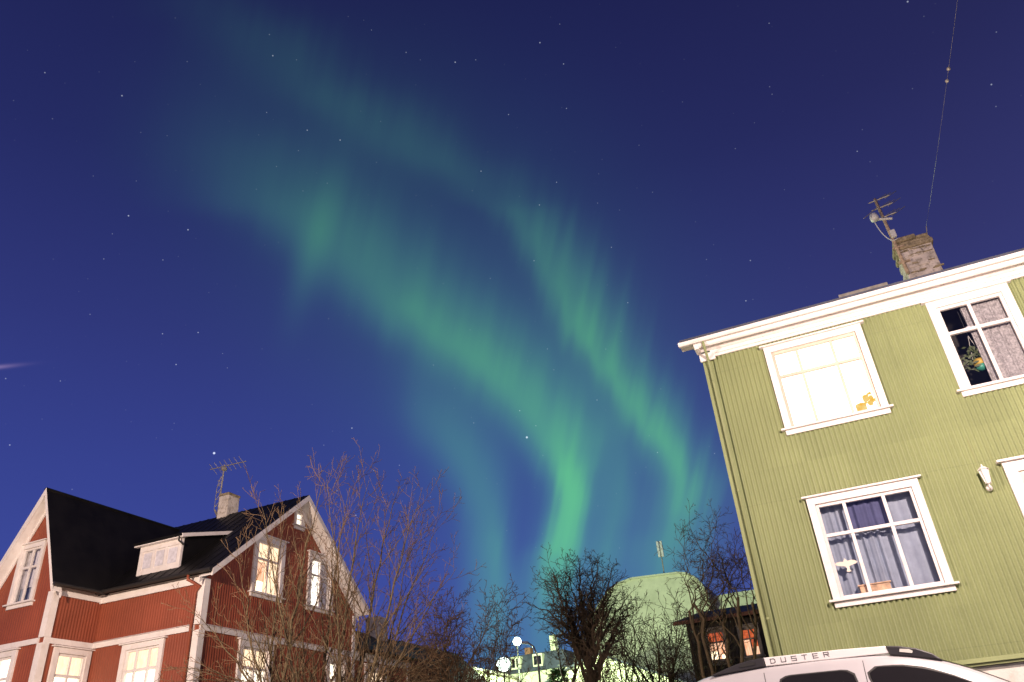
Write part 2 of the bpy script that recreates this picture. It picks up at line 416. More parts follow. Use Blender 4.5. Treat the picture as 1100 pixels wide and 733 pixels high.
def window(face, house, a0, a1, z0, z1, cols=(.5,), tr=.66, cw=.10, back=(), cap=.06, sill=.06, frame='white', casing='white', mull=.05, name='window', top_only=None, label=None):
    """outer casing rectangle a0..a1, z0..z1; returns its hole in the cladding"""
    mb = MB(); D = .055
    ia0, ia1, iz0, iz1 = a0+cw, a1-cw, z0+.05, z1-cw
    face.box(mb, a0, ia0, .0, D, z0+.05, z1-.0); face.box(mb, ia1, a1, .0, D, z0+.05, z1)
    face.box(mb, ia0, ia1, .0, D-.003, iz1, z1)
    face.box(mb, a0-cap, a1+cap, .0, D+.045, z1, z1+.028)
    face.box(mb, a0-sill, a1+sill, .0, D+.05, z0+.018, z0+.05)
    face.box(mb, a0, a1, .0, D-.01, z0-.06, z0+.018)
    # reveal
    for (p, q, r_, s_) in ((ia0-.02, ia0, iz0, iz1), (ia1, ia1+.02, iz0, iz1)):
        face.box(mb, p, q, -.12, -.002, r_, s_)
    face.box(mb, ia0-.02, ia1+.02, -.12, -.002, iz1, iz1+.02); face.box(mb, ia0-.02, ia1+.02, -.12, -.002, iz0-.03, iz0)
    w = mb.build(name, casing, house, bevel=.004)
    if label: w['label'] = label
    sb = MB(); fw = .045
    g0, g1, h0, h1 = ia0+.001, ia1-.001, iz0+.001, iz1-.001
    face.box(sb, g0, g0+fw, -.05, .012, h0, h1); face.box(sb, g1-fw, g1, -.05, .012, h0, h1)
    face.box(sb, g0+fw, g1-fw, -.05, .010, h0, h0+fw); face.box(sb, g0+fw, g1-fw, -.05, .010, h1-fw, h1)
    zt = h0+(h1-h0)*tr
    face.box(sb, g0+fw, g1-fw, -.045, .016, zt-mull/2, zt+mull/2)
    for c in cols:
        ac = g0+(g1-g0)*c
        face.box(sb, ac-mull/2, ac+mull/2, -.04, .008, h0+fw, zt-mull/2); face.box(sb, ac-mull/2, ac+mull/2, -.04, .008, zt+mull/2, h1-fw)
    sb.build('sash', frame, w, bevel=.004)
    gb = MB(); face.quad(gb, g0+.01, g1-.01, -.020, h0+.01, h1-.01); gb.build('pane', 'glass', w)
    for bk in back:
        f0, f1, y0, y1, m_, d, folds, amp, nm = bk
        cb = MB(); face.sheet(cb, ia0-.06+(ia1-ia0+.12)*f0, ia0-.06+(ia1-ia0+.12)*f1, d, iz0+(iz1-iz0)*y0-(.04 if y0 == 0 else 0), iz0+(iz1-iz0)*y1+(.08 if y1 == 1 else 0), folds, amp)
        cb.build(nm, m_, w, smooth=True)
    return (a0+.03, a1-.03, z0+.0, z1-.03), w

# ------------------------------------------------------------------ the ground, the street
def structure(o): o['kind'] = 'structure'; return o
g = MB(); g.add([(-300, -300, 0), (300, -300, 0), (300, 400, 0), (-300, 400, 0)], [(0, 1, 2, 3)])
structure(g.build('ground', 'grass'))
g = MB(); g.add([(-120, 6.4, .004), (120, 6.4, .004), (120, 10.55, .004), (-120, 10.55, .004)], [(0, 1, 2, 3)])
structure(g.build('road', 'asphalt'))
g = MB(); g.box(-60, 60, 10.55, 10.70, -.05, .13); g.box(-60, 60, 6.25, 6.4, -.05, .13)
structure(g.build('kerb', 'concrete', bevel=.015))
g = MB(); g.add([(-60, 10.70, .12), (60, 10.70, .12), (60, 11.55, .12), (-60, 11.55, .12)], [(0, 1, 2, 3)])
g.add([(-60, .6, .12), (60, .6, .12), (60, 6.25, .12), (-60, 6.25, .12)], [(0, 1, 2, 3)])
g.add([(-60, 11.55, .12), (60, 11.55, .12), (60, 11.56, 0), (-60, 11.56, 0)], [(0, 1, 2, 3)])
structure(g.build('pavement', 'paving'))

# ------------------------------------------------------------------ street lamps behind the photographer (they light the street)
def point(name, loc, col, power, rad, parent):
    l = bpy.data.lights.new(name, 'POINT'); l.color = col; l.energy = power; l.shadow_soft_size = rad
    o = bpy.data.objects.new(name, l); COL.objects.link(o); o.parent = parent
    o.location = Vector(loc)-WO[parent.name]
    return o
def arm_lamp(loc, h, reach, label, col, power, glow, group, mast=None):
    t = thing('street_lamp', label, 'street lamp', loc, group)
    x, y, z = loc
    mb = MB(); mb.tube([(x, y, z), (x, y, mast or z+h*.9)], [.075, .05], 10)
    mb.tube([(x, y, z+h*.9), (x, y+reach*.35, z+h+.1), (x, y+reach, z+h+.15)], [.05, .04, .03], 8); mb.build('pole', 'galv', t, smooth=True)
    mb = MB(); mb.hexa([(x-.14, y+reach-.1, z+h+.10), (x+.14, y+reach-.1, z+h+.10), (x+.12, y+reach+.55, z+h+.14), (x-.12, y+reach+.55, z+h+.14),
                        (x-.10, y+reach-.1, z+h+.24), (x+.10, y+reach-.1, z+h+.24), (x+.08, y+reach+.5, z+h+.22), (x-.08, y+reach+.5, z+h+.22)])
    mb.build('lamp_head', 'plastic', t, bevel=.02)
    if glow:
        mb = MB(); mb.box(x-.09, x+.09, y+reach, y+reach+.45, z+h+.06, z+h+.095); mb.build('lamp_lens', glow, t)
    if power: point('lamp_light', (x, y+reach+.2, z+h-.10), col, power, .12, t)
    return t
arm_lamp((2.9, 5.2, .12), 5.7, 1.1, 'lit street lamp on a tall wire pole on the near pavement opposite the green house', (1.0, .79, .69), 3450, 'globe_warm', 'street lamps along the near pavement', 8.1)
arm_lamp((-10.2, 1.4, .12), 5.2, 1.2, 'lit street lamp on the near pavement opposite the red house', (1.0, .77, .60), 6300, 'globe_warm', 'street lamps along the near pavement')

# ------------------------------------------------------------------ green house
GH = thing('green_house', 'two storey green corrugated iron house with white trim and one brightly lit window', 'house', (2.6, 16.6, 0))
GF = Face('Y', 12.65, -1)
GX0, GX1, GY1 = -1.38, 6.6, 20.6
holes = []
h, w1 = window(GF, GH, -.34, 1.27, 5.44, 7.03, (.295, .70), .665, .11, mull=.045, frame='sash_backlit',
    back=((0, 1, 0, 1.25, 'lit_bright', -.42, 3, .01, 'lit_blind'),), label='brightly lit upstairs window'); holes.append(h)
h, w2 = window(GF, GH, 2.30, 3.50, 5.44, 7.08, (.49,), .67, .12,
    back=((.52, 1, 0, 1, 'lace', -.16, 5, .018, 'lace_curtain'), (.40, .52, .05, 1, 'lace', -.15, 2, .012, 'lace_edge'), (0, 1, 0, 1, 'interior', -1.2, 2, .01, 'room_back')), label='upstairs window with a lace curtain'); holes.append(h)
h, w3 = window(GF, GH, -.32, 1.30, 2.70, 4.29, (.295, .70), .655, .11,
    back=((0, .34, 0, 1, 'curtain_blue', -.20, 4, .02, 'curtain'), (.33, .56, 0, 1, 'curtain_blue', -.18, 3, .03, 'curtain'), (.54, 1, 0, 1, 'curtain_blue', -.22, 3, .012, 'curtain'),
          (.33, .70, .66, 1, 'curtain_deep', -.13, 4, .02, 'top_curtain')), label='ground floor window behind blue grey curtains'); holes.append(h)
# bird silhouette stuck on the pane
bird = [(-.175, 3.25), (-.14, 3.275), (-.09, 3.282), (-.04, 3.275), (-.025, 3.30), (-.012, 3.325), (.003, 3.30), (.02, 3.28), (.07, 3.285), (.12, 3.275), (.155, 3.245), (.12, 3.222), (.07, 3.215), (.025, 3.20), (.02, 3.16), (.035, 3.125), (0, 3.118), (-.03, 3.13), (-.015, 3.165), (-.02, 3.2), (-.06, 3.212), (-.12, 3.225)]
mb = MB(); mb.prism([GF.P(a, -.014, z) for a, z in bird], (0, -.004, 0)); mb.build('bird_sticker', 'cream', w3)
# the door at the right edge of the picture
DX0, DX1, DZ0, DZ1 = 2.43, 3.75, 1.78, 4.27
mb = MB()
GF.box(mb, DX0, DX0+.16, 0, .06, DZ0, DZ1); GF.box(mb, DX1-.16, DX1, 0, .06, DZ0, DZ1); GF.box(mb, DX0+.16, DX1-.16, 0, .057, DZ1-.16, DZ1)
GF.box(mb, DX0-.06, DX1+.06, 0, .12, DZ1, DZ1+.035)
dc = mb.build('door_casing', 'white', GH, bevel=.004)
mb = MB(); GF.box(mb, DX0+.16, DX1-.16, -.06, .02, 3.80, 3.86); GF.box(mb, DX0+.16, DX0+.23, -.06, .02, 3.86, DZ1-.16); GF.box(mb, DX1-.23, DX1-.16, -.06, .02, 3.86, DZ1-.16); GF.box(mb, DX0+.23, DX1-.23, -.06, .02, DZ1-.24, DZ1-.16)
mb.build('transom_frame', 'cream', dc)
mb = MB(); GF.quad(mb, DX0+.22, DX1-.22, -.03, 3.85, DZ1-.22); mb.build('transom_pane', 'carglass', dc)
mb = MB(); GF.box(mb, DX0+.16, DX1-.16, -.05, -.005, DZ0, 3.80)
for k in range(2):
    GF.box(mb, DX0+.28, DX1-.28, -.005, .008, 1.95+k*.95, 2.75+k*.95)
dr = mb.build('door', 'white', GH, bevel=.006)
mb = MB(); mb.tube([GF.P(DX0+.25, .0, 2.8), GF.P(DX0+.25, .06, 2.8), GF.P(DX0+.36, .06, 2.8)], .012, 8); mb.build('handle', 'galv', dr)
holes.append((DX0+.05, DX1-.05, DZ0, DZ1-.03))
clad(GF, GX0, GX1, 1.74, lambda a: 7.16, holes, amp=.018).build('wall', 'green', GH)
SF = Face('X', GX0, -1)
clad(SF, 12.65, GY1, 1.74, lambda a: 7.16, per=4).build('wall', 'green', GH)
mb = MB(); mb.box(GX1-.05, GX1, 12.70, GY1, 1.74, 7.16); mb.box(GX0+.05, GX1-.05, GY1-.05, GY1, 1.74, 7.16); mb.box(GX0+.1, GX1-.1, 16.0, 16.05, 1.74, 7.1)
mb.box(GX0+.1, GX1-.1, 12.8, 20.5, 1.8, 1.9); mb.box(GX0+.1, GX1-.1, 12.9, 20.5, 4.55, 4.75); mb.box(GX0+.1, GX1-.1, 12.8, 20.5, 7.1, 7.15)
mb.build('wall', 'interior', GH)
mb = MB(); mb.box(GX0+.04, GX1-.04, 12.69, GY1-.04, 0, 1.66); mb.build('plinth', 'plinth', GH)
mb = MB(); mb.box(GX0-.03, GX1+.03, 12.60, 12.68, 1.665, 1.735); mb.prism([(GX0, 12.56, 1.700), (GX0, 12.60, 1.760), (GX0, 12.60, 1.700)], (GX1-GX0, 0, 0)); mb.build('skirting', 'green', GH)
mb = MB(); mb.box(GX0-.02, GX0+.05, 12.615, 12.66, 1.74, 7.1); mb.build('corner_board', 'green', GH)
# eaves: frieze, moulding, soffit, crown and gutter
mb = MB()
L0, L1 = GX0-.02, GX1+.3
GF.box(mb, L0+.2, L1, .012, .05, 7.12, 7.26)
GF.box(mb, L0+.17, L1, .05, .075, 7.17, 7.26)
fz = mb.build('frieze', 'white', GH, bevel=.004)
mb = MB()
prof = [(.05, 7.262), (.075, 7.235), (.095, 7.235), (.13, 7.262), (.27, 7.270), (.27, 7.235), (.30, 7.225), (.33, 7.245), (.36, 7.30), (.37, 7.315), (.37, 7.36), (.05, 7.36)]
mb.prism([GF.P(L0-.06, d, z) for d, z in prof], (L1-L0+.06, 0, 0))
mb.build('cornice', 'white', GH)
mb = MB()
prof = [(.372, 7.285), (.42, 7.285), (.445, 7.31), (.45, 7.345), (.435, 7.345), (.43, 7.32), (.372, 7.32)]
mb.prism([GF.P(GX0-.33, d, z) for d, z in prof], (L1-GX0+.33, 0, 0))
GF.box(mb, GX0-.33, L1, .05, .40, 7.362, 7.378)
mb.build('gutter', 'white', GH)
mb = MB(); GF.box(mb, GX0-.05, GX0+.22, .05, .10, 7.05, 7.20); GF.box(mb, GX0-.08, GX0+.0, .08, .33, 7.2, 7.262); mb.build('cornice_return', 'white', GH, bevel=.01)
# roof with a low pitch
mb = MB(); e0, ez, rz, ry = 12.22, 7.38, 9.25, 16.6
mb.slab((GX0-.3, e0, ez+.02), (GX1+.3, e0, ez+.02), (GX1+.3, ry, rz), (GX0-.3, ry, rz), .06)
mb.slab((GX0-.3, 21.0, ez+.02), (GX1+.3, 21.0, ez+.02), (GX1+.3, ry+.01, rz), (GX0-.3, ry+.01, rz), .06)
rf = mb.build('roof', 'slate', GH)
mb = MB(); mb.prism([(GX0-.1, 12.9, 7.38), (GX0-.1, 20.4, 7.38), (GX0-.1, 16.6, 9.1)], (.05, 0, 0)); mb.build('gable', 'green', GH)
mb = MB(); mb.prism([(GX1+.05, 12.9, 7.38), (GX1+.05, 20.4, 7.38), (GX1+.05, 16.6, 9.1)], (.05, 0, 0)); mb.build('gable', 'green', GH)
mb = MB(); mb.hexa([(1.28, 14.3, 8.1), (2.10, 14.3, 8.1), (2.10, 15.0, 8.4), (1.28, 15.0, 8.4), (1.28, 14.3, 8.57), (2.10, 14.3, 8.57), (2.10, 15.0, 8.86), (1.28, 15.0, 8.86)])
mb.box(1.24, 2.14, 14.26, 14.32, 8.50, 8.585)
mb.build('roof_hatch', 'galv', rf, bevel=.01)
# chimney: rendered shaft, jagged courses, mossy cap
mb = MB(); CX0, CX1, CY0, CY1 = 2.93, 3.60, 16.5, 17.2
mb.box(CX0, CX1, CY0, CY1, 8.9, 10.52)
for k in range(3):
    zz = 9.75+k*.27+random.uniform(-.03, .03)
    mb.box(CX0-.02, CX0+.40+random.random()*.2, CY0-.025, CY1+.02, zz, zz+.12+.06*random.random())
ch = mb.build('chimney', 'concrete', GH, bevel=.02)
mb = MB(); mb.box(CX0-.05, CX1+.05, CY0-.05, CY1+.05, 10.50, 10.62); mb.box(CX0-.02, CX1+.02, CY0-.02, CY1+.02, 10.62, 10.70); mb.box(CX0-.06, CX1-.25, CY0-.06, CY1+.02, 10.70, 10.82); mb.box(CX0+.38, CX1+.0, CY0-.03, CY1+.02, 10.70, 10.77)
mb.build('chimney_cap', 'moss', ch, bevel=.03)
mb = MB(); mb.box(CX0-.14, CX1+.45, CY0-.15, CY1+.1, 9.05, 9.62); mb.build('chimney_flashing', 'moss', ch, bevel=.03)
mb = MB()
for k in range(26):   # rough mortar lumps and missing courses on the shaft
    xx = random.uniform(CX0, CX1-.1); zz = random.choice((9.86, 10.08, 10.30, 10.44))+random.uniform(-.02, .02)
    mb = MB(); mb.box(xx, xx+random.uniform(.05, .2), CY0-.030, CY0+.02, zz, zz+random.uniform(.015, .035)); mb.build('mortar_lump', 'moss', ch, bevel=.008)
# green downpipe at the left corner
mb = MB(); mb.tube([(GX0+.10, 12.27, 7.30), (GX0+.10, 12.30, 7.20), (GX0+.09, 12.54, 7.06), (GX0+.09, 12.57, 6.9), (GX0+.09, 12.57, 1.6)], .024, 10)
for zz in (6.6, 4.6, 2.6): mb.tube([(GX0+.09, 12.57, zz), (GX0+.09, 12.57, zz+.04)], .028, 10)
mb.build('downpipe', 'green', GH, smooth=True)

# things in and on the green house
wl = thing('wall_lantern', 'small white unlit lantern on the green wall beside the door', 'wall lamp', (2.16, 12.62, 4.1))
mb = MB(); mb.lathe((2.16, 12.50, 4.10), [(.012, .21), (.02, .17), (.045, .165), (.09, .13), (.10, .12), (.095, .11)][::-1], 6); mb.build('cap', 'white', wl)
mb = MB(); mb.lathe((2.16, 12.50, 4.0), [(.045, .0), (.075, .21)], 6); mb.build('glass_body', 'lens', wl)
mb = MB()
for k in range(6):
    a = math.pi/3*k; mb.tube([(2.16+.047*math.cos(a), 12.5+.047*math.sin(a), 4.0), (2.16+.078*math.cos(a), 12.5+.078*math.sin(a), 4.212)], .008, 5)
mb.lathe((2.16, 12.50, 3.95), [(.02, 0), (.05, .02), (.05, .05)], 6); mb.build('cage', 'white', wl)
mb = MB(); mb.tube([(2.16, 12.50, 3.95), (2.16, 12.51, 3.90), (2.16, 12.56, 3.88), (2.16, 12.63, 3.92)], .015, 8); mb.lathe((2.16, 12.60, 3.86), [(.02, 0), (.055, .03), (.055, .08), (.02, .11)], 10); mb.build('bracket', 'white', wl, smooth=True)
wl.scale = (.78, .9, .84)

hp = thing('hanging_plant', 'trailing plant in a yellow and teal hanging pot behind the lace curtained window', 'plant', (2.74, 12.95, 5.9))
mb = MB(); mb.lathe((2.76, 12.92, 5.85), [(.03, .0), (.075, .03), (.09, .09)], 12); mb.build('pot', 'pot_g', hp, smooth=True)
mb = MB(); mb.lathe((2.76, 12.92, 5.94), [(.092, .0), (.10, .05), (.085, .10)], 12); mb.build('pot_rim', 'pot_y', hp, smooth=True)
mb = MB()
for k in range(90):
    c = Vector((2.74+random.gauss(-.03, .11), 12.92+random.gauss(0, .05), 6.07+random.gauss(0, .10)))
    a = random.random()*6.28; d1 = Vector((math.cos(a), .3*random.random(), math.sin(a)))*random.uniform(.03, .06); d2 = Vector((-math.sin(a), .2, math.cos(a)))*.018
    mb.add([c-d1, c+d2, c+d1, c-d2], [(0, 1, 2, 3)])
mb.build('leaves', 'leaf', hp)
mb = MB()
for dx in (-.08, .08): mb.tube([(2.76+dx, 12.92, 6.03), (2.76, 12.92, 6.5), (2.76, 12.92, 6.95)], .004, 5)
mb.build('cord', 'plastic', hp)
orn = MB(); orn.lathe((2.80, 12.85, 6.50), [(.0, .0), (.045, .03), (.06, .07), (.05, .10), (.0, .12)], 10); orn.tube([(2.80, 12.85, 6.62), (2.79, 12.85, 6.95)], .004, 5)
tag(orn.build('hanging_ornament', 'net', smooth=True, loc=(2.8, 12.85, 6.5)), 'small white ornament hanging on a thread in the top pane of the lace curtained window', 'ornament')
bx = thing('wooden_box', 'orange brown wooden box standing in the blue curtained window', 'box', (.3, 12.76, 2.74))
mb = MB(); mb.box(.08, .50, 12.72, 12.82, 2.755, 2.90); mb.build('box_body', 'paper', bx, bevel=.01)
mb = MB(); mb.box(.06, .52, 12.715, 12.825, 2.905, 2.925); mb.build('lid', 'paper', bx, bevel=.006)
fl = thing('potted_flower', 'yellow flowers in a pot at the corner of the brightly lit upstairs window', 'plant', (.98, 12.9, 5.5))
mb = MB(); mb.lathe((.90, 12.92, 5.50), [(.05, 0), (.08, .10), (.085, .24)], 10); mb.build('pot', 'flower', fl, smooth=True)
mb = MB()
for k in range(34):
    c = Vector((1.05+random.gauss(0, .05), 12.92+random.gauss(0, .03), 5.80+random.gauss(0, .05))); a = random.random()*6.28
    d1 = Vector((math.cos(a), .2, math.sin(a)))*.035; d2 = Vector((-math.sin(a), .1, math.cos(a)))*.03
    mb.add([c-d1, c+d2, c+d1, c-d2], [(0, 1, 2, 3)])
mb.tube([(.90, 12.92, 5.70), (1.03, 12.92, 5.79)], .008, 5); mb.build('blossom', 'flower', fl)

# aerial on the green house
an = thing('tv_antenna', 'weathered aerial mast with receiver boxes strapped to the mossy chimney of the green house', 'antenna', (2.85, 16.5, 9.9))
ax = 2.86
mb = MB(); mb.tube([(ax+.06, 16.45, 9.85), (ax+.03, 16.45, 11.0), (ax, 16.45, 12.02)], [.042, .038, .034], 8); mb.build('mast', 'rust', an, smooth=True)
for zz in (10.55, 10.15):
    mb = MB(); mb.box(ax-.04, ax+.20, 16.42, 16.50, zz, zz+.04); mb.build('bracket', 'rust', an)
mb = MB()
for k, (zz, ln) in enumerate(((11.93, .42), (11.70, .46), (11.42, .5))):
    c = Vector((ax, 16.42, zz)); mb.tube([c-Vector((.16, 0, -.0)), c+Vector((.30, -.05, .02))], .013, 6)
    for q in (.02, .12, .24):
        e = c+Vector((q, -.03, .0)); dv = Vector((.30, .35, .33)); mb.tube([e-dv*.18, e+dv*ln*2.4], .009, 5)
mb.tube([(ax-.02, 16.42, 11.75), (ax-.42, 16.1, 11.35)], .010, 6)
mb.build('element', 'galv', an)
mb = MB(); mb.lathe((ax-.17, 16.36, 11.36), [(.04, 0), (.09, .03), (.10, .10), (.08, .19), (.03, .21)], 10); mb.build('receiver', 'plastic', an, smooth=True)
mb = MB(); mb.tube([(ax-.17, 16.38, 11.42), (ax+.18, 16.42, 11.34)], .03, 8); mb.build('receiver_arm', 'plastic', an)
mb = MB(); mb.box(ax+.02, ax+.13, 16.36, 16.43, 10.82, 11.02); mb.build('junction_box', 'plastic', an, bevel=.01)
mb = MB(); pts = []
for k in range(15):
    t = k/14; pts.append((ax-.20+.33*t**1.5, 16.35, 11.36-.60*math.sin(t*math.pi*.62)-.05*t))
mb.tube(pts, .011, 7); mb.build('cable', 'plastic', an, smooth=True)
# overhead wire from that chimney to the street lamp
wr = thing('overhead_wire', 'thin aerial wire with two insulators rising from the mossy chimney over the street', 'wire', (3.62, 16.8, 10.75))
mb = MB(); mb.tube([(3.60, 16.75, 10.7), (3.70, 16.8, 11.12)], .012, 6); mb.build('anchor_rod', 'galv', wr)
A_, B_ = Vector((3.70, 16.8, 11.12)), Vector((2.9, 5.22, 8.0))
def wp(t): return A_.lerp(B_, t)+Vector((0, 0, -.25*4*t*(1-t)+ .80*t*(1-t)))
mb = MB(); mb.tube([wp(k/40) for k in range(41)], .0022, 5); mb.build('wire', 'galv', wr)
for t in (.585, .615):
    mb = MB(); c = wp(t); mb.lathe(c-Vector((0, 0, .03)), [(.0, 0), (.022, .01), (.028, .03), (.022, .05), (.0, .06)], 8); mb.build('insulator', 'galv', wr, smooth=True)

# ------------------------------------------------------------------ red house
RH = thing('red_house', 'red corrugated iron house with black gabled roof, white trim and lit windows', 'house', (-16.5, 15.5, 0))
X0, Y0, XW, YW = -13.09, 13.185, -16.22, 11.92
FM, FG, FWs, FWf = Face('Y', Y0, -1), Face('X', X0, 1), Face('X', XW, 1), Face('Y', YW, -1)
RYr, RZr = 16.12, 7.93
sl_f = (7.93-5.37)/(16.12-12.97)
def ztop_g(y): return (5.37+(y-12.97)*sl_f if y < RYr else 7.93-(y-RYr)*.845)-.12
BELT = 4.15
lit = lambda top, bot, tr=.62: ((0, 1, tr, 1, top, -.075, 5, .008, 'valance'), (0, 1, 0, tr, bot, -.095, 6, .008, 'lit_blind'))
hG = []
h, _ = window(FG, RH, 14.62, 15.76, 5.16, 6.60, (.5,), .66, .14, back=((0, 1, .62, 1, 'lit_orange', -.08, 5, .01, 'valance'), (0, .5, 0, .62, 'lit_pink', -.1, 4, .01, 'curtain'), (.5, 1, 0, .62, 'lit_orange', -.1, 4, .01, 'curtain'), (.05, .45, 0, .25, 'lit_lamp', -.075, 1, .0, 'lamp_shade'))); hG.append(h)
h, _ = window(FG, RH, 16.74, 17.86, 5.16, 6.60, (.5,), .66, .14, back=((0, .5, 0, 1, 'lit_bright', -.09, 4, .008, 'lit_blind'), (.5, 1, 0, 1, 'net', -.075, 5, .01, 'curtain')), label='gable window lit in its left half'); hG.append(h)
h, _ = window(FG, RH, 16.04, 16.46, 7.13, 7.60, (), .5, .065, mull=.02, back=((0, 1, 0, 1, 'lit_white', -.08, 2, .01, 'lit_blind'),), label='small attic window'); hG.append(h)
h, _ = window(FG, RH, 14.43, 15.59, 2.70, 4.10, (.5,), .64, .14, back=lit('lit_orange', 'lit_white')); hG.append(h)
h, _ = window(FG, RH, 17.72, 18.64, 2.70, 4.08, (.5,), .64, .14, back=lit('lit_white', 'lit_white')); hG.append(h)
clad(FG, Y0, 18.97, 1.2, ztop_g, hG, amp=.0042, per=6).build('wall', 'red', RH)
hM = []
h, _ = window(FM, RH, -15.24, -14.01, 2.70, 4.10, (.31, .69), .64, .12, back=lit('lit_orange', 'lit_white')); hM.append(h)
clad(FM, XW, X0, 1.2, lambda a: 5.25, hM, amp=.0042, per=6).build('wall', 'red', RH)
hS = []
h, _ = window(FWs, RH, 12.20, 13.15, 2.70, 4.10, (.5,), .64, .12, back=lit('lit_orange', 'lit_white')); hS.append(h)
clad(FWs, YW, Y0, 1.2, lambda a: 5.30, hS, amp=.0042, per=6).build('wall', 'red', RH)
WRX, WRZ, WEX, WEZ, WLX = -16.92, 7.72, -15.95, 5.34, -18.35
def ztop_w(x): return (WRZ-(x-WRX)*(WRZ-WEZ)/(WEX-WRX) if x > WRX else WRZ-(WRX-x)*(WRZ-WEZ)/(WRX-WLX))-.1
hW = []
h, _ = window(FWf, RH, -17.64, -16.83, 5.08, 6.48, (.5,), .64, .10, back=((0, 1, .30, 1, 'net', -.14, 5, .012, 'curtain'), (0, 1, 0, .34, 'curtain_blue', -.17, 4, .015, 'curtain'))); hW.append(h)
h, _ = window(FWf, RH, -18.0, -16.93, 2.70, 4.10, (.5,), .64, .12, back=lit('lit_white', 'lit_white')); hW.append(h)
clad(FWf, WLX+.1, XW, 1.2, ztop_w, hW, amp=.0042, per=6).build('wall', 'red', RH)
mb = MB(); mb.box(-21.5, X0-.05, 18.90, 18.96, 1.2, 5.3); mb.box(-21.5, -21.45, Y0, 18.9, 1.2, 5.3); mb.box(WLX+.1, WLX+.15, YW+.05, Y0, 1.2, 5.2); mb.box(-21.45, WLX+.1, Y0, Y0+.05, 1.2, 5.2)
mb.prism([(-21.5, Y0, 5.3), (-21.5, 18.95, 5.3), (-21.5, 16.2, 7.8)], (.05, 0, 0)); mb.build('wall', 'red', RH)
mb = MB(); mb.box(-21.4, X0-.06, Y0+.06, 18.9, 4.25, 4.45); mb.box(WLX+.16, XW-.06, YW+.06, Y0+.06, 4.25, 4.45); mb.box(-21.4, X0-.06, Y0+.06, 18.9, 1.3, 1.4); mb.box(-17.0, -16.95, Y0+.3, 18.8, 1.4, 4.2); mb.build('floor_deck', 'interior', RH)
mb = MB(); mb.box(-21.45, X0-.03, Y0+.03, 18.93, 0, 1.2); mb.box(WLX+.15, XW-.03, YW+.03, Y0+.03, 0, 1.2); mb.build('plinth', 'plinth', RH)
# white belt course, corner boards and friezes
mb = MB()
FM.box(mb, XW+.03, X0-.13, 0, .035, BELT, BELT+.115); FG.box(mb, Y0+.0, 18.97, 0, .035, BELT, BELT+.115)
FWs.box(mb, YW+.0, Y0-.036, 0, .035, BELT, BELT+.115); FWf.box(mb, WLX+.1, XW-.12, 0, .035, BELT, BELT+.115)
mb.prism([FM.P(XW, .0, BELT+.115), FM.P(XW, .055, BELT+.115), FM.P(XW, .0, BELT+.15)], (X0-XW, 0, 0))
mb.prism([FG.P(Y0, .0, BELT+.115), FG.P(Y0, .055, BELT+.115), FG.P(Y0, .0, BELT+.15)], (0, 18.97-Y0, 0))
mb.build('belt_course', 'white', RH)
mb = MB()
for (fx, fy) in ((X0, Y0), (XW, YW)):
    for z0_, z1_ in ((1.2, BELT-.002), (BELT+.117, 5.24)):
        mb = MB(); mb.prism([(fx-.13, fy-.040, z0_), (fx+.040, fy-.040, z0_), (fx+.040, fy+.13, z0_), (fx+.002, fy+.13, z0_), (fx+.002, fy-.002, z0_), (fx-.13, fy-.002, z0_)], (0, 0, z1_-z0_)); mb.build('corner_board', 'white', RH)
for z0_, z1_ in ((1.2, BELT-.002), (BELT+.117, 5.24)):
    mb = MB(); FG.box(mb, 18.86, 18.98, .002, .04, z0_, z1_); mb.build('corner_board', 'white', RH)
mb = MB(); FM.box(mb, XW-.0, X0+.02, .015, .05, 5.14, 5.36); FWs.box(mb, YW-.03, Y0-.05, .015, .05, 5.16, 5.34)
mb.box(XW+.05, X0+.22, Y0-.20, Y0-.05, 5.34, 5.37); mb.build('frieze', 'white', RH)
# roofs
mb = MB(); XR = X0+.39
yE, zE = 12.97, 5.37
mb.slab((-21.8, yE, zE), (XR, yE, zE), (XR, RYr, RZr), (-21.8, RYr, RZr), .09)
mb.slab((-21.8, 19.12, 5.40), (XR, 19.12, 5.40), (XR, RYr+.005, RZr), (-21.8, RYr+.005, RZr), .09)
for k in range(60):   # standing seams
    xx = -21.6+k*.30
    if xx < XR-.1:
        mb.slab((xx, yE, zE+.012), (xx+.035, yE, zE+.012), (xx+.035, RYr, RZr+.012), (xx, RYr, RZr+.012), .02)
rf = mb.build('roof', 'roof', RH)
mb = MB()
yF = YW-.28
mb.slab((WEX, yF, WEZ), (WEX, 14.5, WEZ), (WRX, 15.9, WRZ), (WRX, yF, WRZ), .08)
mb.slab((WLX-.15, yF, WEZ-.2), (WLX-.15, 14.5, WEZ-.2), (WRX-.004, 15.9, WRZ), (WRX-.004, yF, WRZ), .08)
mb.build('wing_roof', 'roof', RH)
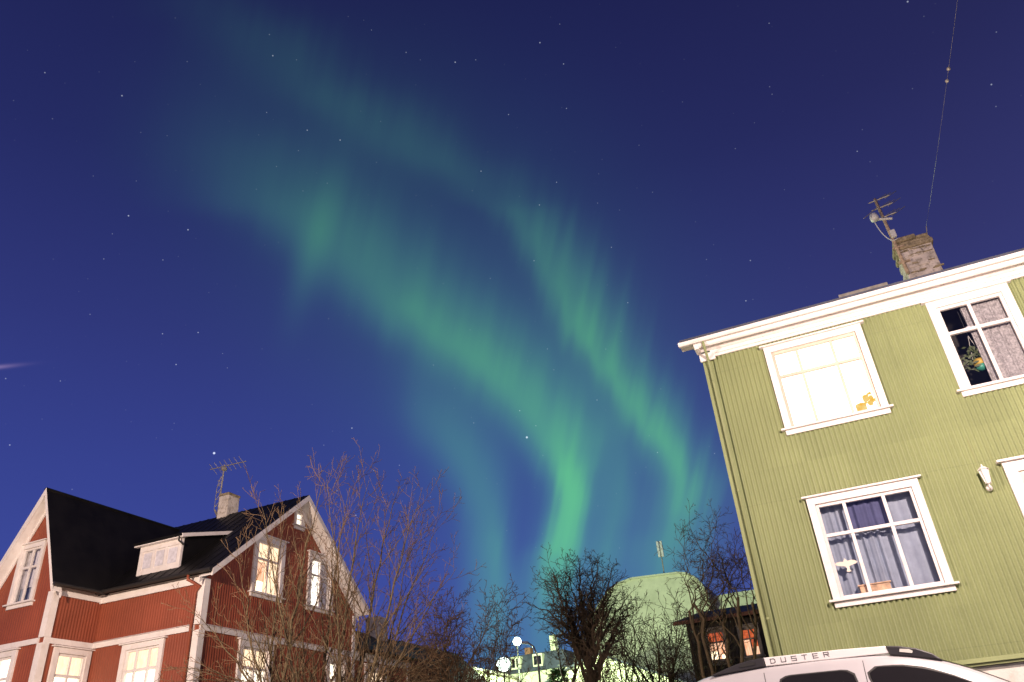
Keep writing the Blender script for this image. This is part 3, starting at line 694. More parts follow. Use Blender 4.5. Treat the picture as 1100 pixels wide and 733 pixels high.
# barge boards and soffits (white)
def verge(face, p_lo, p_hi, d_out, drop, wall_d, name_par, thick=.035):
    """p = (a, z) along the verge; board hangs below the roof edge, soffit runs back to the wall"""
    b = MB()
    (a0, z0), (a1, z1) = p_lo, p_hi
    b.hexa([face.P(a0, d_out-thick, z0-drop), face.P(a1, d_out-thick, z1-drop), face.P(a1, d_out, z1-drop), face.P(a0, d_out, z0-drop),
            face.P(a0, d_out-thick, z0-.015), face.P(a1, d_out-thick, z1-.015), face.P(a1, d_out, z1-.015), face.P(a0, d_out, z0-.015)])
    b.hexa([face.P(a0, wall_d, z0-drop+.02), face.P(a1, wall_d, z1-drop+.02), face.P(a1, d_out-thick-.002, z1-drop+.02), face.P(a0, d_out-thick-.002, z0-drop+.02),
            face.P(a0, wall_d, z0-drop+.045), face.P(a1, wall_d, z1-drop+.045), face.P(a1, d_out-thick-.002, z1-drop+.045), face.P(a0, d_out-thick-.002, z0-drop+.045)])
    b.hexa([face.P(a0, .01, z0-drop-.10), face.P(a1, .01, z1-drop-.10), face.P(a1, .045, z1-drop-.10), face.P(a0, .045, z0-drop-.10),
            face.P(a0, .01, z0-drop+.018), face.P(a1, .01, z1-drop+.018), face.P(a1, .045, z1-drop+.018), face.P(a0, .045, z0-drop+.018)])
    return b.build(name_par, 'white', RH)
verge(FG, (yE, zE+.005), (RYr, RZr+.005), .40, .17, .02, 'barge_board')
verge(FG, (19.12, 5.405), (RYr, RZr+.005), .40, .17, .02, 'barge_board')
verge(FWf, (WEX, WEZ+.005), (WRX, WRZ+.005), .285, .20, .02, 'barge_board')
verge(FWf, (WLX-.15, WEZ-.195), (WRX, WRZ+.005), .285, .20, .02, 'barge_board')
mb = MB(); mb.tube([(XW+.1, yE-.05, zE-.03), (XR, yE-.05, zE-.03)], .05, 8); mb.build('gutter', 'dark', RH)
mb = MB(); mb.tube([(WEX+.04, yF, WEZ-.03), (WEX+.04, yE-.05, WEZ-.03)], .04, 8); mb.build('gutter', 'dark', RH)
mb = MB(); mb.tube([(XR, 19.16, 5.35), (XR-.5, 19.16, 5.35)], .06, 8); mb.build('gutter', 'dark', RH)
mb = MB(); mb.tube([(X0-.25, yE-.05, zE-.06), (X0-.25, yE-.05, zE-.16), (X0-.05, Y0-.08, 5.06), (X0-.16, Y0-.08, 4.95), (X0-.16, Y0-.08, 1.0)], .035, 8); mb.build('downpipe', 'red', RH, smooth=True)
# shed dormer
dz = Face('Y', 13.40, -1)
DXa, DXb = -15.46, -14.15
mb = MB(); dz.box(mb, DXa, DXb, -.04, .0, 5.70, 6.42); dz.box(mb, DXa, DXb, 0, .03, 5.70, 5.80); dz.box(mb, DXa, DXb, 0, .03, 6.26, 6.42)
for a in (DXa, DXb-.10): dz.box(mb, a, a+.10, 0, .03, 5.80, 6.26)
for a in (DXa+.45, DXa+.84): dz.box(mb, a-.04, a+.04, 0, .026, 5.80, 6.26)
dm = mb.build('dormer', 'white', RH, bevel=.004)
for k, (a, b) in enumerate(((DXa+.13, DXa+.38), (DXa+.52, DXa+.77), (DXa+.91, DXb-.13))):
    mb = MB(); dz.box(mb, a, b, .004, .010, 5.85, 6.21); mb.build('curtained_pane', 'net', dm)
mb = MB(); mb.prism([(DXb, 13.44, 5.66), (DXb, 13.44, 6.42), (DXb, 14.9, 6.82)], (-.05, 0, 0)); mb.build('dormer_cheek', 'roof', dm)
mb = MB(); mb.prism([(DXa, 13.44, 5.66), (DXa, 13.44, 6.42), (DXa, 14.9, 6.82)], (.05, 0, 0)); mb.build('dormer_cheek', 'roof', dm)
mb = MB(); mb.slab((DXa-.10, 13.22, 6.46), (DXb+.12, 13.22, 6.46), (DXb+.12, 15.1, 6.97), (DXa-.10, 15.1, 6.97), .05); mb.build('dormer_roof', 'roof', dm)
mb = MB(); mb.slab((DXb+.122, 13.22, 6.445), (DXb+.145, 13.22, 6.445), (DXb+.145, 14.85, 6.885), (DXb+.122, 14.85, 6.885), .085)
mb.box(DXa-.10, DXb+.12, 13.26, 13.36, 6.38, 6.405); mb.build('dormer_trim', 'white', dm)
mb = MB(); mb.tube([(DXb+.02, 13.25, 6.44), (DXb+.02, 13.25, 6.30), (DXb+.06, 13.38, 6.22)], .022, 8); mb.build('dormer_downpipe', 'dark', dm)
# chimney on the ridge
mb = MB(); mb.box(-15.76, -15.42, 16.0, 16.45, 7.6, 8.48); mb.build('chimney', 'chimney', rf, bevel=.015)
mb = MB(); mb.box(-15.78, -15.40, 15.98, 16.47, 8.481, 8.55); mb.build('chimney', 'moss', rf, bevel=.02)
an = thing('tv_antenna', 'thin aerial with a horizontal toothed boom beside the chimney of the red house', 'antenna', (-15.86, 16.1, 7.9))
mb = MB(); mb.tube([(-15.86, 16.12, 7.85), (-15.83, 16.12, 9.5)], .022, 7); mb.build('mast', 'galv', an)
mb = MB(); mb.tube([(-16.35, 16.1, 9.46), (-15.05, 16.15, 9.44)], .014, 6)
for k in range(7):
    xx = -16.25+k*.18; mb.tube([(xx-.03, 15.98, 9.58), (xx+.03, 16.27, 9.33)], .007, 5)
mb.build('boom', 'galv', an)
mb = MB(); mb.lathe((-15.83, 16.12, 9.30), [(.03, 0), (.09, .04), (.09, .10), (.03, .14)], 8); mb.build('joint', 'galv', an)
mb = MB()
for zz in (8.35, 8.55, 8.75, 8.95, 9.1): mb.tube([(-15.98, 16.10, zz-.1), (-15.78, 16.10, zz+.06)], .008, 5); mb.tube([(-16.0, 16.1, zz-.05), (-15.85, 16.1, zz-.12)], .007, 5)
mb.tube([(-15.99, 16.1, 8.15), (-15.99, 16.1, 8.8), (-15.88, 16.1, 9.15)], .010, 5); mb.tube([(-15.84, 16.1, 7.95), (-15.96, 16.1, 8.15)], .03, 6)
mb.build('lower_element', 'galv', an)
# back extension of the red house
FA = Face('X', X0-.03, 1); hA = []
h, _ = window(FA, RH, 19.55, 20.65, 2.75, 4.02, (.5,), .66, .12, back=lit('lit_orange', 'lit_pink')); hA.append(h)
clad(FA, 18.985, 21.95, 1.2, lambda a: 4.30, hA, amp=.0042, per=4).build('wall', 'red', RH)
mb = MB(); mb.box(-16.3, X0-.05, 21.92, 21.97, 1.2, 4.2); mb.prism([(-16.3, 21.92, 4.2), (-13.1, 21.92, 4.2), (-14.7, 21.92, 5.3)], (0, .05, 0)); mb.box(-16.3, -16.25, 19.0, 21.9, 1.2, 4.2); mb.build('wall', 'red', RH)
mb = MB(); FA.box(mb, 18.99, 22.0, .01, .05, 4.10, 4.34); FA.box(mb, 21.83, 21.97, .012, .045, 1.2, 4.098); mb.build('frieze', 'white', RH)
mb = MB(); mb.slab((-12.85, 18.99, 4.38), (-12.85, 22.25, 4.38), (-14.75, 24.4, 5.36), (-14.75, 18.99, 5.42), .07); mb.slab((-16.6, 18.99, 4.38), (-16.6, 22.25, 4.38), (-14.755, 24.4, 5.36), (-14.755, 18.99, 5.42), .07); rfa = mb.build('roof', 'roof', RH)
mb = MB(); mb.box(-14.75, -14.25, 22.0, 22.55, 4.8, 5.85); mb.build('chimney', 'chimney', rfa, bevel=.015)
mb = MB(); mb.tube([(-14.55, 20.2, 5.2), (-14.55, 20.2, 5.55), (-14.65, 20.2, 5.72), (-14.85, 20.2, 5.88), (-15.1, 20.2, 5.95)], .045, 8); mb.build('flue_pipe', 'plastic', rfa, smooth=True)

# ------------------------------------------------------------------ parked car
car = thing('parked_car', 'silver off road car with roof rails parked before the green house', 'car', (.05, 9.5, 0))
CYc, = (9.52,)
# stations: x, z_belt, z_top, half width belt, half width shoulder, z_sill
ST = [(-2.10, .80, .95, .70, .55, .45), (-2.06, .98, 1.08, .80, .66, .40), (-1.99, 1.02, 1.30, .85, .62, .36), (-1.90, 1.03, 1.50, .88, .62, .33), (-1.80, 1.03, 1.575, .895, .625, .30),
      (-1.55, 1.03, 1.615, .90, .635, .28), (-1.1, 1.02, 1.640, .905, .645, .27), (-.5, 1.01, 1.645, .91, .65, .27), (.0, 1.00, 1.625, .91, .65, .27),
      (.30, .99, 1.585, .91, .645, .27), (.55, .99, 1.515, .91, .64, .27), (.80, .985, 1.40, .91, .645, .27), (1.05, .98, 1.255, .905, .66, .27), (1.30, .97, 1.085, .90, .70, .28), (1.45, .95, 1.01, .89, .74, .29),
      (1.80, .90, .975, .87, .70, .32), (2.05, .82, .91, .82, .62, .38), (2.16, .70, .80, .74, .52, .42), (2.20, .60, .68, .66, .45, .45)]
def car_sec(s):
    x, zb, zt, wb, ws, zs = s
    zsh = zb+(zt-zb)*.84
    return [(wb*.90, zs), (wb*.985, zs+.12), (wb, zs+(zb-zs)*.45), (wb*.995, zs+(zb-zs)*.8), (wb*.985, zb), (wb*.985+(ws-wb*.985)*.5, zb+(zsh-zb)*.5), (ws, zsh), (ws*.955, zsh+(zt-zsh)*.48), (ws*.86, zsh+(zt-zsh)*.80), (ws*.55, zt-(zt-zsh)*.05), (0, zt)]
def interp_st(x):
    for a, b in zip(ST, ST[1:]):
        if a[0] <= x <= b[0]:
            t = (x-a[0])/(b[0]-a[0]); return tuple(p+(q-p)*t for p, q in zip(a, b))
    return ST[0] if x < ST[0][0] else ST[-1]
mb = MB(); rows = []
xs = []
for a, b in zip(ST, ST[1:]):
    n = max(1, int((b[0]-a[0])/.08)); xs += [a[0]+(b[0]-a[0])*k/n for k in range(n)]
xs.append(ST[-1][0])
for x in xs:
    # smooth the station values
    ss = [interp_st(min(max(x+d, ST[0][0]), ST[-1][0])) for d in (-.06, 0, .06)] if -1.95 < x < 2.0 else [interp_st(x)]
    s = tuple(sum(q[i] for q in ss)/len(ss) for i in range(6)); s = (x,)+s[1:]
    sec = car_sec(s); ring = [(x, CYc-w_, z) for w_, z in sec]+[(x, CYc+w_, z) for w_, z in sec[-2::-1]]
    rows.append(len(mb.v)); mb.v.extend(ring)
nr = len(ring)
for a, b in zip(rows, rows[1:]):
    for k in range(nr-1): mb.f.append((a+k, b+k, b+k+1, a+k+1))
    mb.f.append((a+nr-1, b+nr-1, b, a))
mb.f.append(tuple(rows[0]+k for k in range(nr))); mb.f.append(tuple(rows[-1]+k for k in range(nr-1, -1, -1)))
body = mb.build('body', 'silver', car, smooth=True)
def side(x, z, off, sgn=-1):
    s = interp_st(x); sec = car_sec(s)
    for (w0, z0_), (w1, z1_) in zip(sec, sec[1:]):
        if z0_ <= z <= z1_: w_ = w0+(w1-w0)*(z-z0_)/max(1e-6, z1_-z0_); break
    else: w_ = sec[0][0] if z < sec[0][1] else sec[-2][0]
    return (x, CYc+sgn*(w_+off), z)
def side_panel(outline, off, sgn, n=14):
    """fill an (x,z) outline with a grid that follows the body side"""
    b = MB(); xs_ = [p[0] for p in outline]; lo, hi = min(xs_), max(xs_); cols = []
    for i in range(n+1):
        x = lo+(hi-lo)*(.002+.996*i/n); zs_ = []
        for (xa, za), (xb, zb) in zip(outline, outline[1:]+outline[:1]):
            if (xa-x)*(xb-x) <= 0 and abs(xb-xa) > 1e-9: zs_.append(za+(zb-za)*(x-xa)/(xb-xa))
        z0_, z1_ = min(zs_), max(zs_); st = len(b.v)
        for k in range(9): b.v.append(side(x, z0_+(z1_-z0_)*k/8, off, sgn))
        cols.append(st)
    for p, q in zip(cols, cols[1:]):
        for k in range(8): b.f.append((p+k, q+k, q+k+1, p+k+1))
    return b
def grow(o, k):
    cx_ = sum(p[0] for p in o)/len(o); cz_ = sum(p[1] for p in o)/len(o)
    out = []
    for x, z in o:
        d = Vector((x-cx_, z-cz_)); d = d*(1+k/max(d.length, .1)); out.append((cx_+d.x, cz_+d.y))
    return out
wins = {'rear_door_window': [(-.965, 1.06), (-.965, 1.30), (-.945, 1.41), (-.90, 1.465), (-.83, 1.485), (-.32, 1.475), (-.25, 1.455), (-.22, 1.41), (-.19, 1.25), (-.17, 1.06)],
        'front_door_window': [(-.05, 1.05), (-.07, 1.25), (-.08, 1.42), (-.06, 1.465), (.02, 1.472), (.22, 1.455), (.42, 1.405), (.62, 1.325), (.82, 1.215), (1.0, 1.10), (1.04, 1.05)],
        'quarter_window': [(-1.60, 1.12), (-1.58, 1.30), (-1.52, 1.40), (-1.42, 1.435), (-1.18, 1.450), (-1.12, 1.42), (-1.12, 1.25), (-1.22, 1.10)]}
for sgn in (-1, 1):
    for nm, ol in wins.items():
        fr = side_panel(grow(ol, .022), .003, sgn).build('window_seal', 'seal', car, smooth=True)
        side_panel(ol, .007, sgn).build('window', 'carglass', fr, smooth=True)
    # door gaps
    for xg, z0_, z1_ in ((-.125, .35, 1.545), (-1.06, .6, 1.545), (.98, .35, 1.06)):
        b = MB(); pts = [side(xg-.04*(1.2-z_)*(1 if xg > -1 else -1), z_, .0006, sgn) for z_ in [z0_+(z1_-z0_)*k/14 for k in range(15)]]
        b.tube(pts, .0035, 6); b.build('door_gap', 'seal', car)
    for xg in (.02-.35, -1.1+.2):
        b = MB(); p = Vector(side(xg, .92, .0, sgn)); b.tube([p, p+Vector((.03, sgn*.04, 0)), p+Vector((.17, sgn*.04, 0)), p+Vector((.20, 0, 0))], .014, 6); b.build('door_handle', 'trim', car, smooth=True)
    # roof rail: black foot, silver plate, black foot
    yr = CYc+sgn*.60
    def railpart(poly, nm, m_, t=.038, holes_=None):
        b = MB(); b.prism([(x, yr-t/2, z) for x, z in poly], (0, t, 0)); return b.build(nm, m_, car, bevel=.006)
    rr = railpart([(-1.04, 1.607), (.15, 1.586), (.13, 1.655), (-.3, 1.676), (-1.05, 1.690)], 'roof_rail', 'chrome')
    b = MB(); b.prism([(x, yr-.028, z) for x, z in [(.15, 1.565), (.36, 1.520), (.60, 1.465), (.52, 1.540), (.40, 1.600), (.25, 1.640), (.13, 1.657)]], (0, .056, 0)); f1 = b.build('rail_foot', 'trim', car, bevel=.012)
    b = MB(); b.prism([(x, yr+sgn*.029, z) for x, z in [(.24, 1.585), (.35, 1.560), (.36, 1.580), (.33, 1.600), (.25, 1.612)]], (0, sgn*.004, 0)); b.build('foot_recess_patch', 'plastic', f1)  # raised pale plate standing in for light through the foot's hole
    b = MB(); b.prism([(x, yr-.028, z) for x, z in [(-1.05, 1.690), (-1.20, 1.682), (-1.36, 1.655), (-1.60, 1.590), (-1.62, 1.575), (-1.05, 1.605)]], (0, .056, 0)); f2 = b.build('rail_foot', 'trim', car, bevel=.012)
    b = MB(); b.prism([(x, yr+sgn*.029, z) for x, z in [(-1.14, 1.632), (-1.30, 1.622), (-1.31, 1.640), (-1.26, 1.655), (-1.15, 1.660)]], (0, sgn*.004, 0)); b.build('foot_recess_patch', 'seal', f2)  # raised plate, its dark colour painting the shade of a recess
    # word on the plate
    strokes = {'D': [(0, 0, 0, 1), (0, 1, .7, 1), (.7, 1, 1, .8), (1, .8, 1, .2), (1, .2, .7, 0), (.7, 0, 0, 0)], 'U': [(0, 1, 0, .1), (0, .1, .15, 0), (.15, 0, .85, 0), (.85, 0, 1, .1), (1, .1, 1, 1)],
               'S': [(1, 1, 0, 1), (0, 1, 0, .5), (0, .5, 1, .5), (1, .5, 1, 0), (1, 0, 0, 0)], 'T': [(0, 1, 1, 1), (.5, 1, .5, 0)], 'E': [(1, 1, 0, 1), (0, 1, 0, 0), (0, 0, 1, 0), (0, .5, .85, .5)],
               'R': [(0, 0, 0, 1), (0, 1, 1, 1), (1, 1, 1, .5), (1, .5, 0, .5), (.5, .5, 1, 0)]}
    word = 'DUSTER' if sgn < 0 else 'RETSUD'
    for k, chh in enumerate(word):
        b = MB()
        x0_ = -.985+k*.106; z0_ = 1.628-.0003*k
        for (xa, za, xb, zb) in strokes[chh]:
            if sgn > 0: xa, xb = 1-xa, 1-xb
            pa = Vector((x0_+xa*.044, yr+sgn*.0192, z0_+za*.040)); pb = Vector((x0_+xb*.044, yr+sgn*.0192, z0_+zb*.040))
            d = (pb-pa).normalized(); nrm = Vector((-d.z, 0, d.x))*.0034
            pa -= d*.0050; pb += d*.0050
            b.prism([pa-nrm, pb-nrm, pb+nrm, pa+nrm], (0, sgn*.0015, 0))
        b.build('letter', 'letter', rr)
    # mirror
    b = MB(); p = Vector(side(.98, 1.08, .0, sgn)); b.hexa([(p.x-.06, p.y+sgn*.06, 1.0), (p.x+.06, p.y+sgn*.06, 1.0), (p.x+.05, p.y+sgn*.25, 1.02), (p.x-.05, p.y+sgn*.25, 1.02), (p.x-.05, p.y+sgn*.06, 1.14), (p.x+.05, p.y+sgn*.06, 1.14), (p.x+.03, p.y+sgn*.24, 1.13), (p.x-.03, p.y+sgn*.24, 1.13)]); b.box(p.x-.03, p.x+.03, min(p.y-sgn*.02, p.y+sgn*.06), max(p.y-sgn*.02, p.y+sgn*.06), 1.02, 1.06); b.build('mirror', 'trim', car, bevel=.02)
    for xw in (-1.30, 1.37):
        yw = CYc+sgn*.80
        b = MB(); n = 28; prof = [(.20, -.10), (.30, -.105), (.325, -.08), (.335, 0), (.325, .08), (.30, .105), (.20, .10)]
        o_ = 0
        for r_, yy in prof:
            for k in range(n): a = 2*math.pi*k/n; b.v.append((xw+r_*math.cos(a), yw+yy, .335+r_*math.sin(a)))
        for i in range(len(prof)-1):
            for k in range(n): b.f.append((i*n+k, i*n+(k+1) % n, (i+1)*n+(k+1) % n, (i+1)*n+k))
        wh = b.build('wheel', 'tyre', car, smooth=True)
        b = MB()
        b.tube([(xw, yw+sgn*.04, .335), (xw, yw+sgn*.098, .335)], .07, 12)
        b.tube([(xw, yw-sgn*.02, .335), (xw, yw+sgn*.03, .335)], .20, 24)
        for k in range(5):
            a = 2*math.pi*k/5+.3; b.tube([(xw, yw+sgn*.08, .335), (xw+.2*math.cos(a), yw+sgn*.09, .335+.2*math.sin(a))], .028, 6)
        b.build('rim', 'chrome', wh, smooth=True)
        b = MB(); pts = [(xw+.40*math.cos(a), CYc+sgn*.895, .335+.40*math.sin(a)) for a in [math.pi*k/16 for k in range(-1, 18)]]
        b.tube(pts, .035, 8); b.build('wheel_arch', 'trim', car, smooth=True)
    b = MB(); b.hexa([(1.98, CYc+sgn*.48, .72), (1.98, CYc+sgn*.80, .70), (2.185, CYc+sgn*.46, .66), (2.19, CYc+sgn*.40, .66), (1.95, CYc+sgn*.46, .86), (1.93, CYc+sgn*.78, .84), (2.12, CYc+sgn*.60, .80), (2.15, CYc+sgn*.42, .78)]); b.build('headlight', 'lens', car, bevel=.02)
    b = MB(); p = Vector(side(-2.02, .95, .0, sgn)); b.hexa([(p.x-.08, p.y-.05, .80), (p.x+.08, p.y-.05, .80), (p.x+.08, p.y+.05, .80), (p.x-.08, p.y+.05, .80), (p.x-.02, p.y-.06, 1.08), (p.x+.10, p.y-.06, 1.08), (p.x+.10, p.y+.05, 1.08), (p.x-.02, p.y+.05, 1.08)]); b.build('tail_light', 'red', car, bevel=.02)
# windscreen and rear window follow the body
def cross_panel(x0_, x1_, frac, off, n=10):
    b = MB(); st = []
    for i in range(n+1):
        x = x0_+(x1_-x0_)*i/n; s = interp_st(x); sec = car_sec(s); top = sec[-1][1]; st.append(len(b.v))
        for k in range(13):
            f = -1+2*k/12; w_ = sec[7][0]*frac*f
            ww = abs(w_); zz = top
            for (w0, z0_), (w1, z1_) in zip(sec[5:], sec[6:]):
                if w1 <= ww <= w0: zz = z0_+(z1_-z0_)*(ww-w0)/min(-1e-6, w1-w0)
            b.v.append((x+off*.6, CYc+w_, zz+off))
    for p, q in zip(st, st[1:]):
        for k in range(12): b.f.append((p+k, q+k, q+k+1, p+k+1))
    return b
cross_panel(.58, 1.32, .96, .008).build('windscreen', 'carglass', car, smooth=True)
b = MB(); b.box(2.19, 2.215, CYc-.38, CYc+.38, .55, .66); b.box(2.18, 2.22, CYc-.5, CYc+.5, .42, .5); b.build('grille', 'trim', car, bevel=.01)
b = MB(); b.box(-2.14, -2.02, CYc-.75, CYc+.75, .40, .58); b.build('rear_bumper', 'trim', car, bevel=.03)

# ------------------------------------------------------------------ trees
class TreeGrower:
    def __init__(s, seed, thr=.012, twig_min=.0022):
        s.r = random.Random(seed); s.thick = MB(); s.thin = MB(); s.thr = thr; s.tm = twig_min
    def path(s, p, d, L, r, wob, trop, seg, end=.35):
        n = max(3, int(L/seg)); pts = [Vector(p)]; d = Vector(d).normalized(); dirs = [d.copy()]
        for k in range(n):
            d = (d+Vector((s.r.gauss(0, wob), s.r.gauss(0, wob), s.r.gauss(0, wob)))+Vector((0, 0, trop))).normalized()
            pts.append(pts[-1]+d*(L/n)); dirs.append(d.copy())
        rad = [max(s.tm, r*(1-(1-end)*k/n)) for k in range(n+1)]
        s.put(pts, rad)
        return pts, rad, dirs
    def put(s, pts, rad):
        (s.thick if rad[0] > s.thr else s.thin).tube(pts, rad, 7 if rad[0] > .03 else (5 if rad[0] > s.thr else 3), caps=False)
    def kids(s, pts, rad, dirs, L, levels):
        """levels: list of (count per metre, length ratio range, angle range, wobble, tropism, t_min)"""
        if not levels: return
        dens, (l0, l1), (a0, a1), wob, trop, tmin = levels[0]
        n = max(1, int(dens*L+s.r.random()))
        phi = s.r.random()*6.28
        for k in range(n):
            t = tmin+(1-tmin)*(k+s.r.random())/n; t = min(t, .99); f = t*(len(pts)-1); i = int(f)
            p = pts[i].lerp(pts[i+1], f-i); d = dirs[i+1]; phi += 2.4+s.r.gauss(0, .5)
            x = d.orthogonal().normalized(); y = d.cross(x)
            a = R(s.r.uniform(a0, a1)); nd = d*math.cos(a)+(x*math.cos(phi)+y*math.sin(phi))*math.sin(a)
            l = L*s.r.uniform(l0, l1)*(1.15-.55*t); rr_ = max(s.tm, rad[i]*.55)
            P_, R_, D_ = s.path(p, nd, l, rr_, wob, trop, max(.05, l/7), .3)
            s.kids(P_, R_, D_, l, levels[1:])
def add_tree(name, label, loc, G, bark, twig, cat='tree', group=None):
    t = thing(name, label, cat, loc, group)
    G.thick.build('trunk', bark, t, smooth=True); G.thin.build('crown', twig, t)
    return t
LAT = Vector((.83, .557, 0)); DEP = Vector((-.557, .83, 0))   # across and along the line of sight to the multi-stemmed tree
# many-stemmed young tree in the garden of the red house
G = TreeGrower(11, .009, .0034); B0 = Vector((-7.98, 11.10, 0))
stems = [(-1.10, -1.75, 4.6, .0, .030), (-.95, -1.05, 5.5, .4, .036), (-.78, -.35, 5.65, -.3, .046), (-.62, -1.35, 5.2, -.6, .034), (-.25, .10, 5.85, .5, .040), (.0, .42, 5.7, -.2, .038), (.10, -.25, 5.6, -.8, .032),
         (.30, 1.0, 5.75, .2, .044), (.50, 1.40, 5.5, -.4, .038), (.62, 1.75, 5.0, .3, .034), (.70, 1.25, 4.9, .8, .03), (-1.2, -2.5, 3.7, .3, .026), (.78, 2.0, 4.1, -.2, .028), (-.5, -.7, 5.0, .9, .03)]
for (lb, lt, zt, dp, r0) in stems:
    a = B0+LAT*lb*.30+DEP*dp*.2; m1 = B0+LAT*lb+DEP*dp*.5+Vector((0, 0, 2.2)); e = B0+LAT*lt+DEP*dp+Vector((0, 0, zt))
    n = 22; pts = []
    for k in range(n+1):
        t = k/n; q = a*(1-t)**2+(m1*2-(a+e)*.5)*2*t*(1-t)+e*t*t
        pts.append(q+Vector((G.r.gauss(0, .022), G.r.gauss(0, .022), 0))*(1 if 0 < k else 0))
    rad = [max(.003, r0*1.25*(1-.93*(k/n)**1.1)) for k in range(n+1)]
    G.put(pts, rad)
    dirs = [(pts[min(k+1, n)]-pts[max(k-1, 0)]).normalized() for k in range(n+1)]
    L = sum((pts[k+1]-pts[k]).length for k in range(n))
    G.kids(pts, rad, dirs, L, [(3.6, (.13, .30), (18, 46), .06, .05, .30), (6.2, (.22, .50), (20, 48), .08, .045, .10), (6, (.3, .6), (25, 60), .10, .02, .2)])
    if lb < -.5 or lb > .6:   # low arching side shoots
        for q in range(4):
            k = G.r.randint(7, 11); d = (LAT*(-1 if lb < 0 else 1)*.8+DEP*G.r.uniform(-.6, .3)+Vector((0, 0, .55))).normalized()
            P_, R_, D_ = G.path(pts[k], d, G.r.uniform(1.0, 1.9), .010, .06, -.055, .12, .25)
            G.kids(P_, R_, D_, 1.5, [(6, (.15, .35), (25, 55), .09, .01, .15), (7, (.3, .6), (25, 55), .1, .0, .2)])
add_tree('bare_tree', 'slender many stemmed bare tree before the gable of the red house', B0, G, 'bark_young', 'twig_red')

def crown_tree(name, label, loc, H, spread, trunk_h, trunk_r, seed, bark='bark', twig='twig', stems=1, lean=(0, 0), mains=6, dens=(3.2, 5.5, 7), group=None, up=.05, a_main=(25, 60), tm=.004, wob=.10, fork=.0):
    G = TreeGrower(seed, .014, tm); loc = Vector(loc)
    for s_i in range(stems):
        off = Vector((G.r.gauss(0, .12), G.r.gauss(0, .12), 0)) if stems > 1 else Vector((0, 0, 0))
        d0 = Vector((lean[0]+(G.r.gauss(0, .35) if stems > 1 else 0), lean[1]+(G.r.gauss(0, .25) if stems > 1 else 0), 1))
        P_, R_, D_ = G.path(loc+off-Vector((0, 0, .1)), d0, trunk_h, trunk_r*G.r.uniform(.75, 1.0), .05, .02, .25, .72)
        for k in range(mains):
            phi = 6.283*(k+.5*G.r.random())/mains; a = R(G.r.uniform(*a_main)) if k else R(8)
            t = len(P_)-1 if k % 2 == 0 else max(1, int((len(P_)-1)*G.r.uniform(.6, 1)))
            d = Vector((math.sin(a)*math.cos(phi), math.sin(a)*math.sin(phi), math.cos(a)))
            L = (H-trunk_h)*G.r.uniform(.62, .95)/max(.55, math.cos(a)*.9+.1); L = min(L, spread/max(.25, math.sin(a)))
            p2, r2, d2 = G.path(P_[t], d, L, R_[t]*.55, wob, up, .22, .18)
            G.kids(p2, r2, d2, L, [(dens[0], (.25, .50), (28, 65), wob, up*.7, .18), (dens[1], (.25, .50), (28, 65), wob, .02, .12), (dens[2], (.30, .60), (30, 65), wob, .01, .15)])
    return add_tree(name, label, loc, G, bark, twig, 'tree', group)
crown_tree('bare_tree', 'reddish brown bare tree right behind the many stemmed tree, before low roofs', (-11.45, 21.2, 0), 6.3, 1.45, 2.3, .09, 22, twig='twig_red', stems=5, mains=5, dens=(4.4, 6.5, 7), a_main=(12, 55), up=.05, tm=.0062)
crown_tree('bare_tree', 'thin bare tree standing right of the two lit globe lamps', (-11.75, 29.7, 0), 7.6, 1.0, 4.6, .10, 23, mains=7, dens=(3.8, 6, 6), a_main=(15, 65), tm=.009)
crown_tree('bare_tree', 'scrubby bare tree on the left before the pale round shouldered building', (-5.55, 19.2, 0), 5.1, 1.0, 1.8, .075, 24, stems=5, mains=4, dens=(3.2, 5.5, 6.5), a_main=(8, 40), up=.05, tm=.0052)
crown_tree('bare_tree', 'short twiggy bare tree just right of the dark round crowned tree', (-6.35, 20.2, 0), 4.6, 1.0, 1.6, .065, 31, stems=5, mains=4, dens=(3.4, 6, 7), a_main=(8, 45), up=.045, tm=.0052)
crown_tree('bare_tree', 'wiry bare tree with forked stems between the round shouldered building and the black house', (-4.55, 19.4, 0), 5.4, .9, 2.0, .075, 25, bark='bark_young', stems=6, mains=4, dens=(3.6, 6, 7), a_main=(8, 42), up=.05, tm=.0052)
crown_tree('bare_tree', 'low bare tree between the red house extension and the lit globe lamps', (-14.6, 27.3, 0), 6.2, 1.15, 2.4, .08, 27, stems=3, mains=4, dens=(4.2, 6, 6), a_main=(10, 55), tm=.0075, twig='twig_red')
crown_tree('bare_tree', 'small dense bare tree left of the two lit globe lamps', (-16.7, 29.8, 0), 6.6, 1.4, 2.8, .08, 28, stems=2, mains=5, dens=(4.2, 6, 6), a_main=(10, 60), tm=.009)
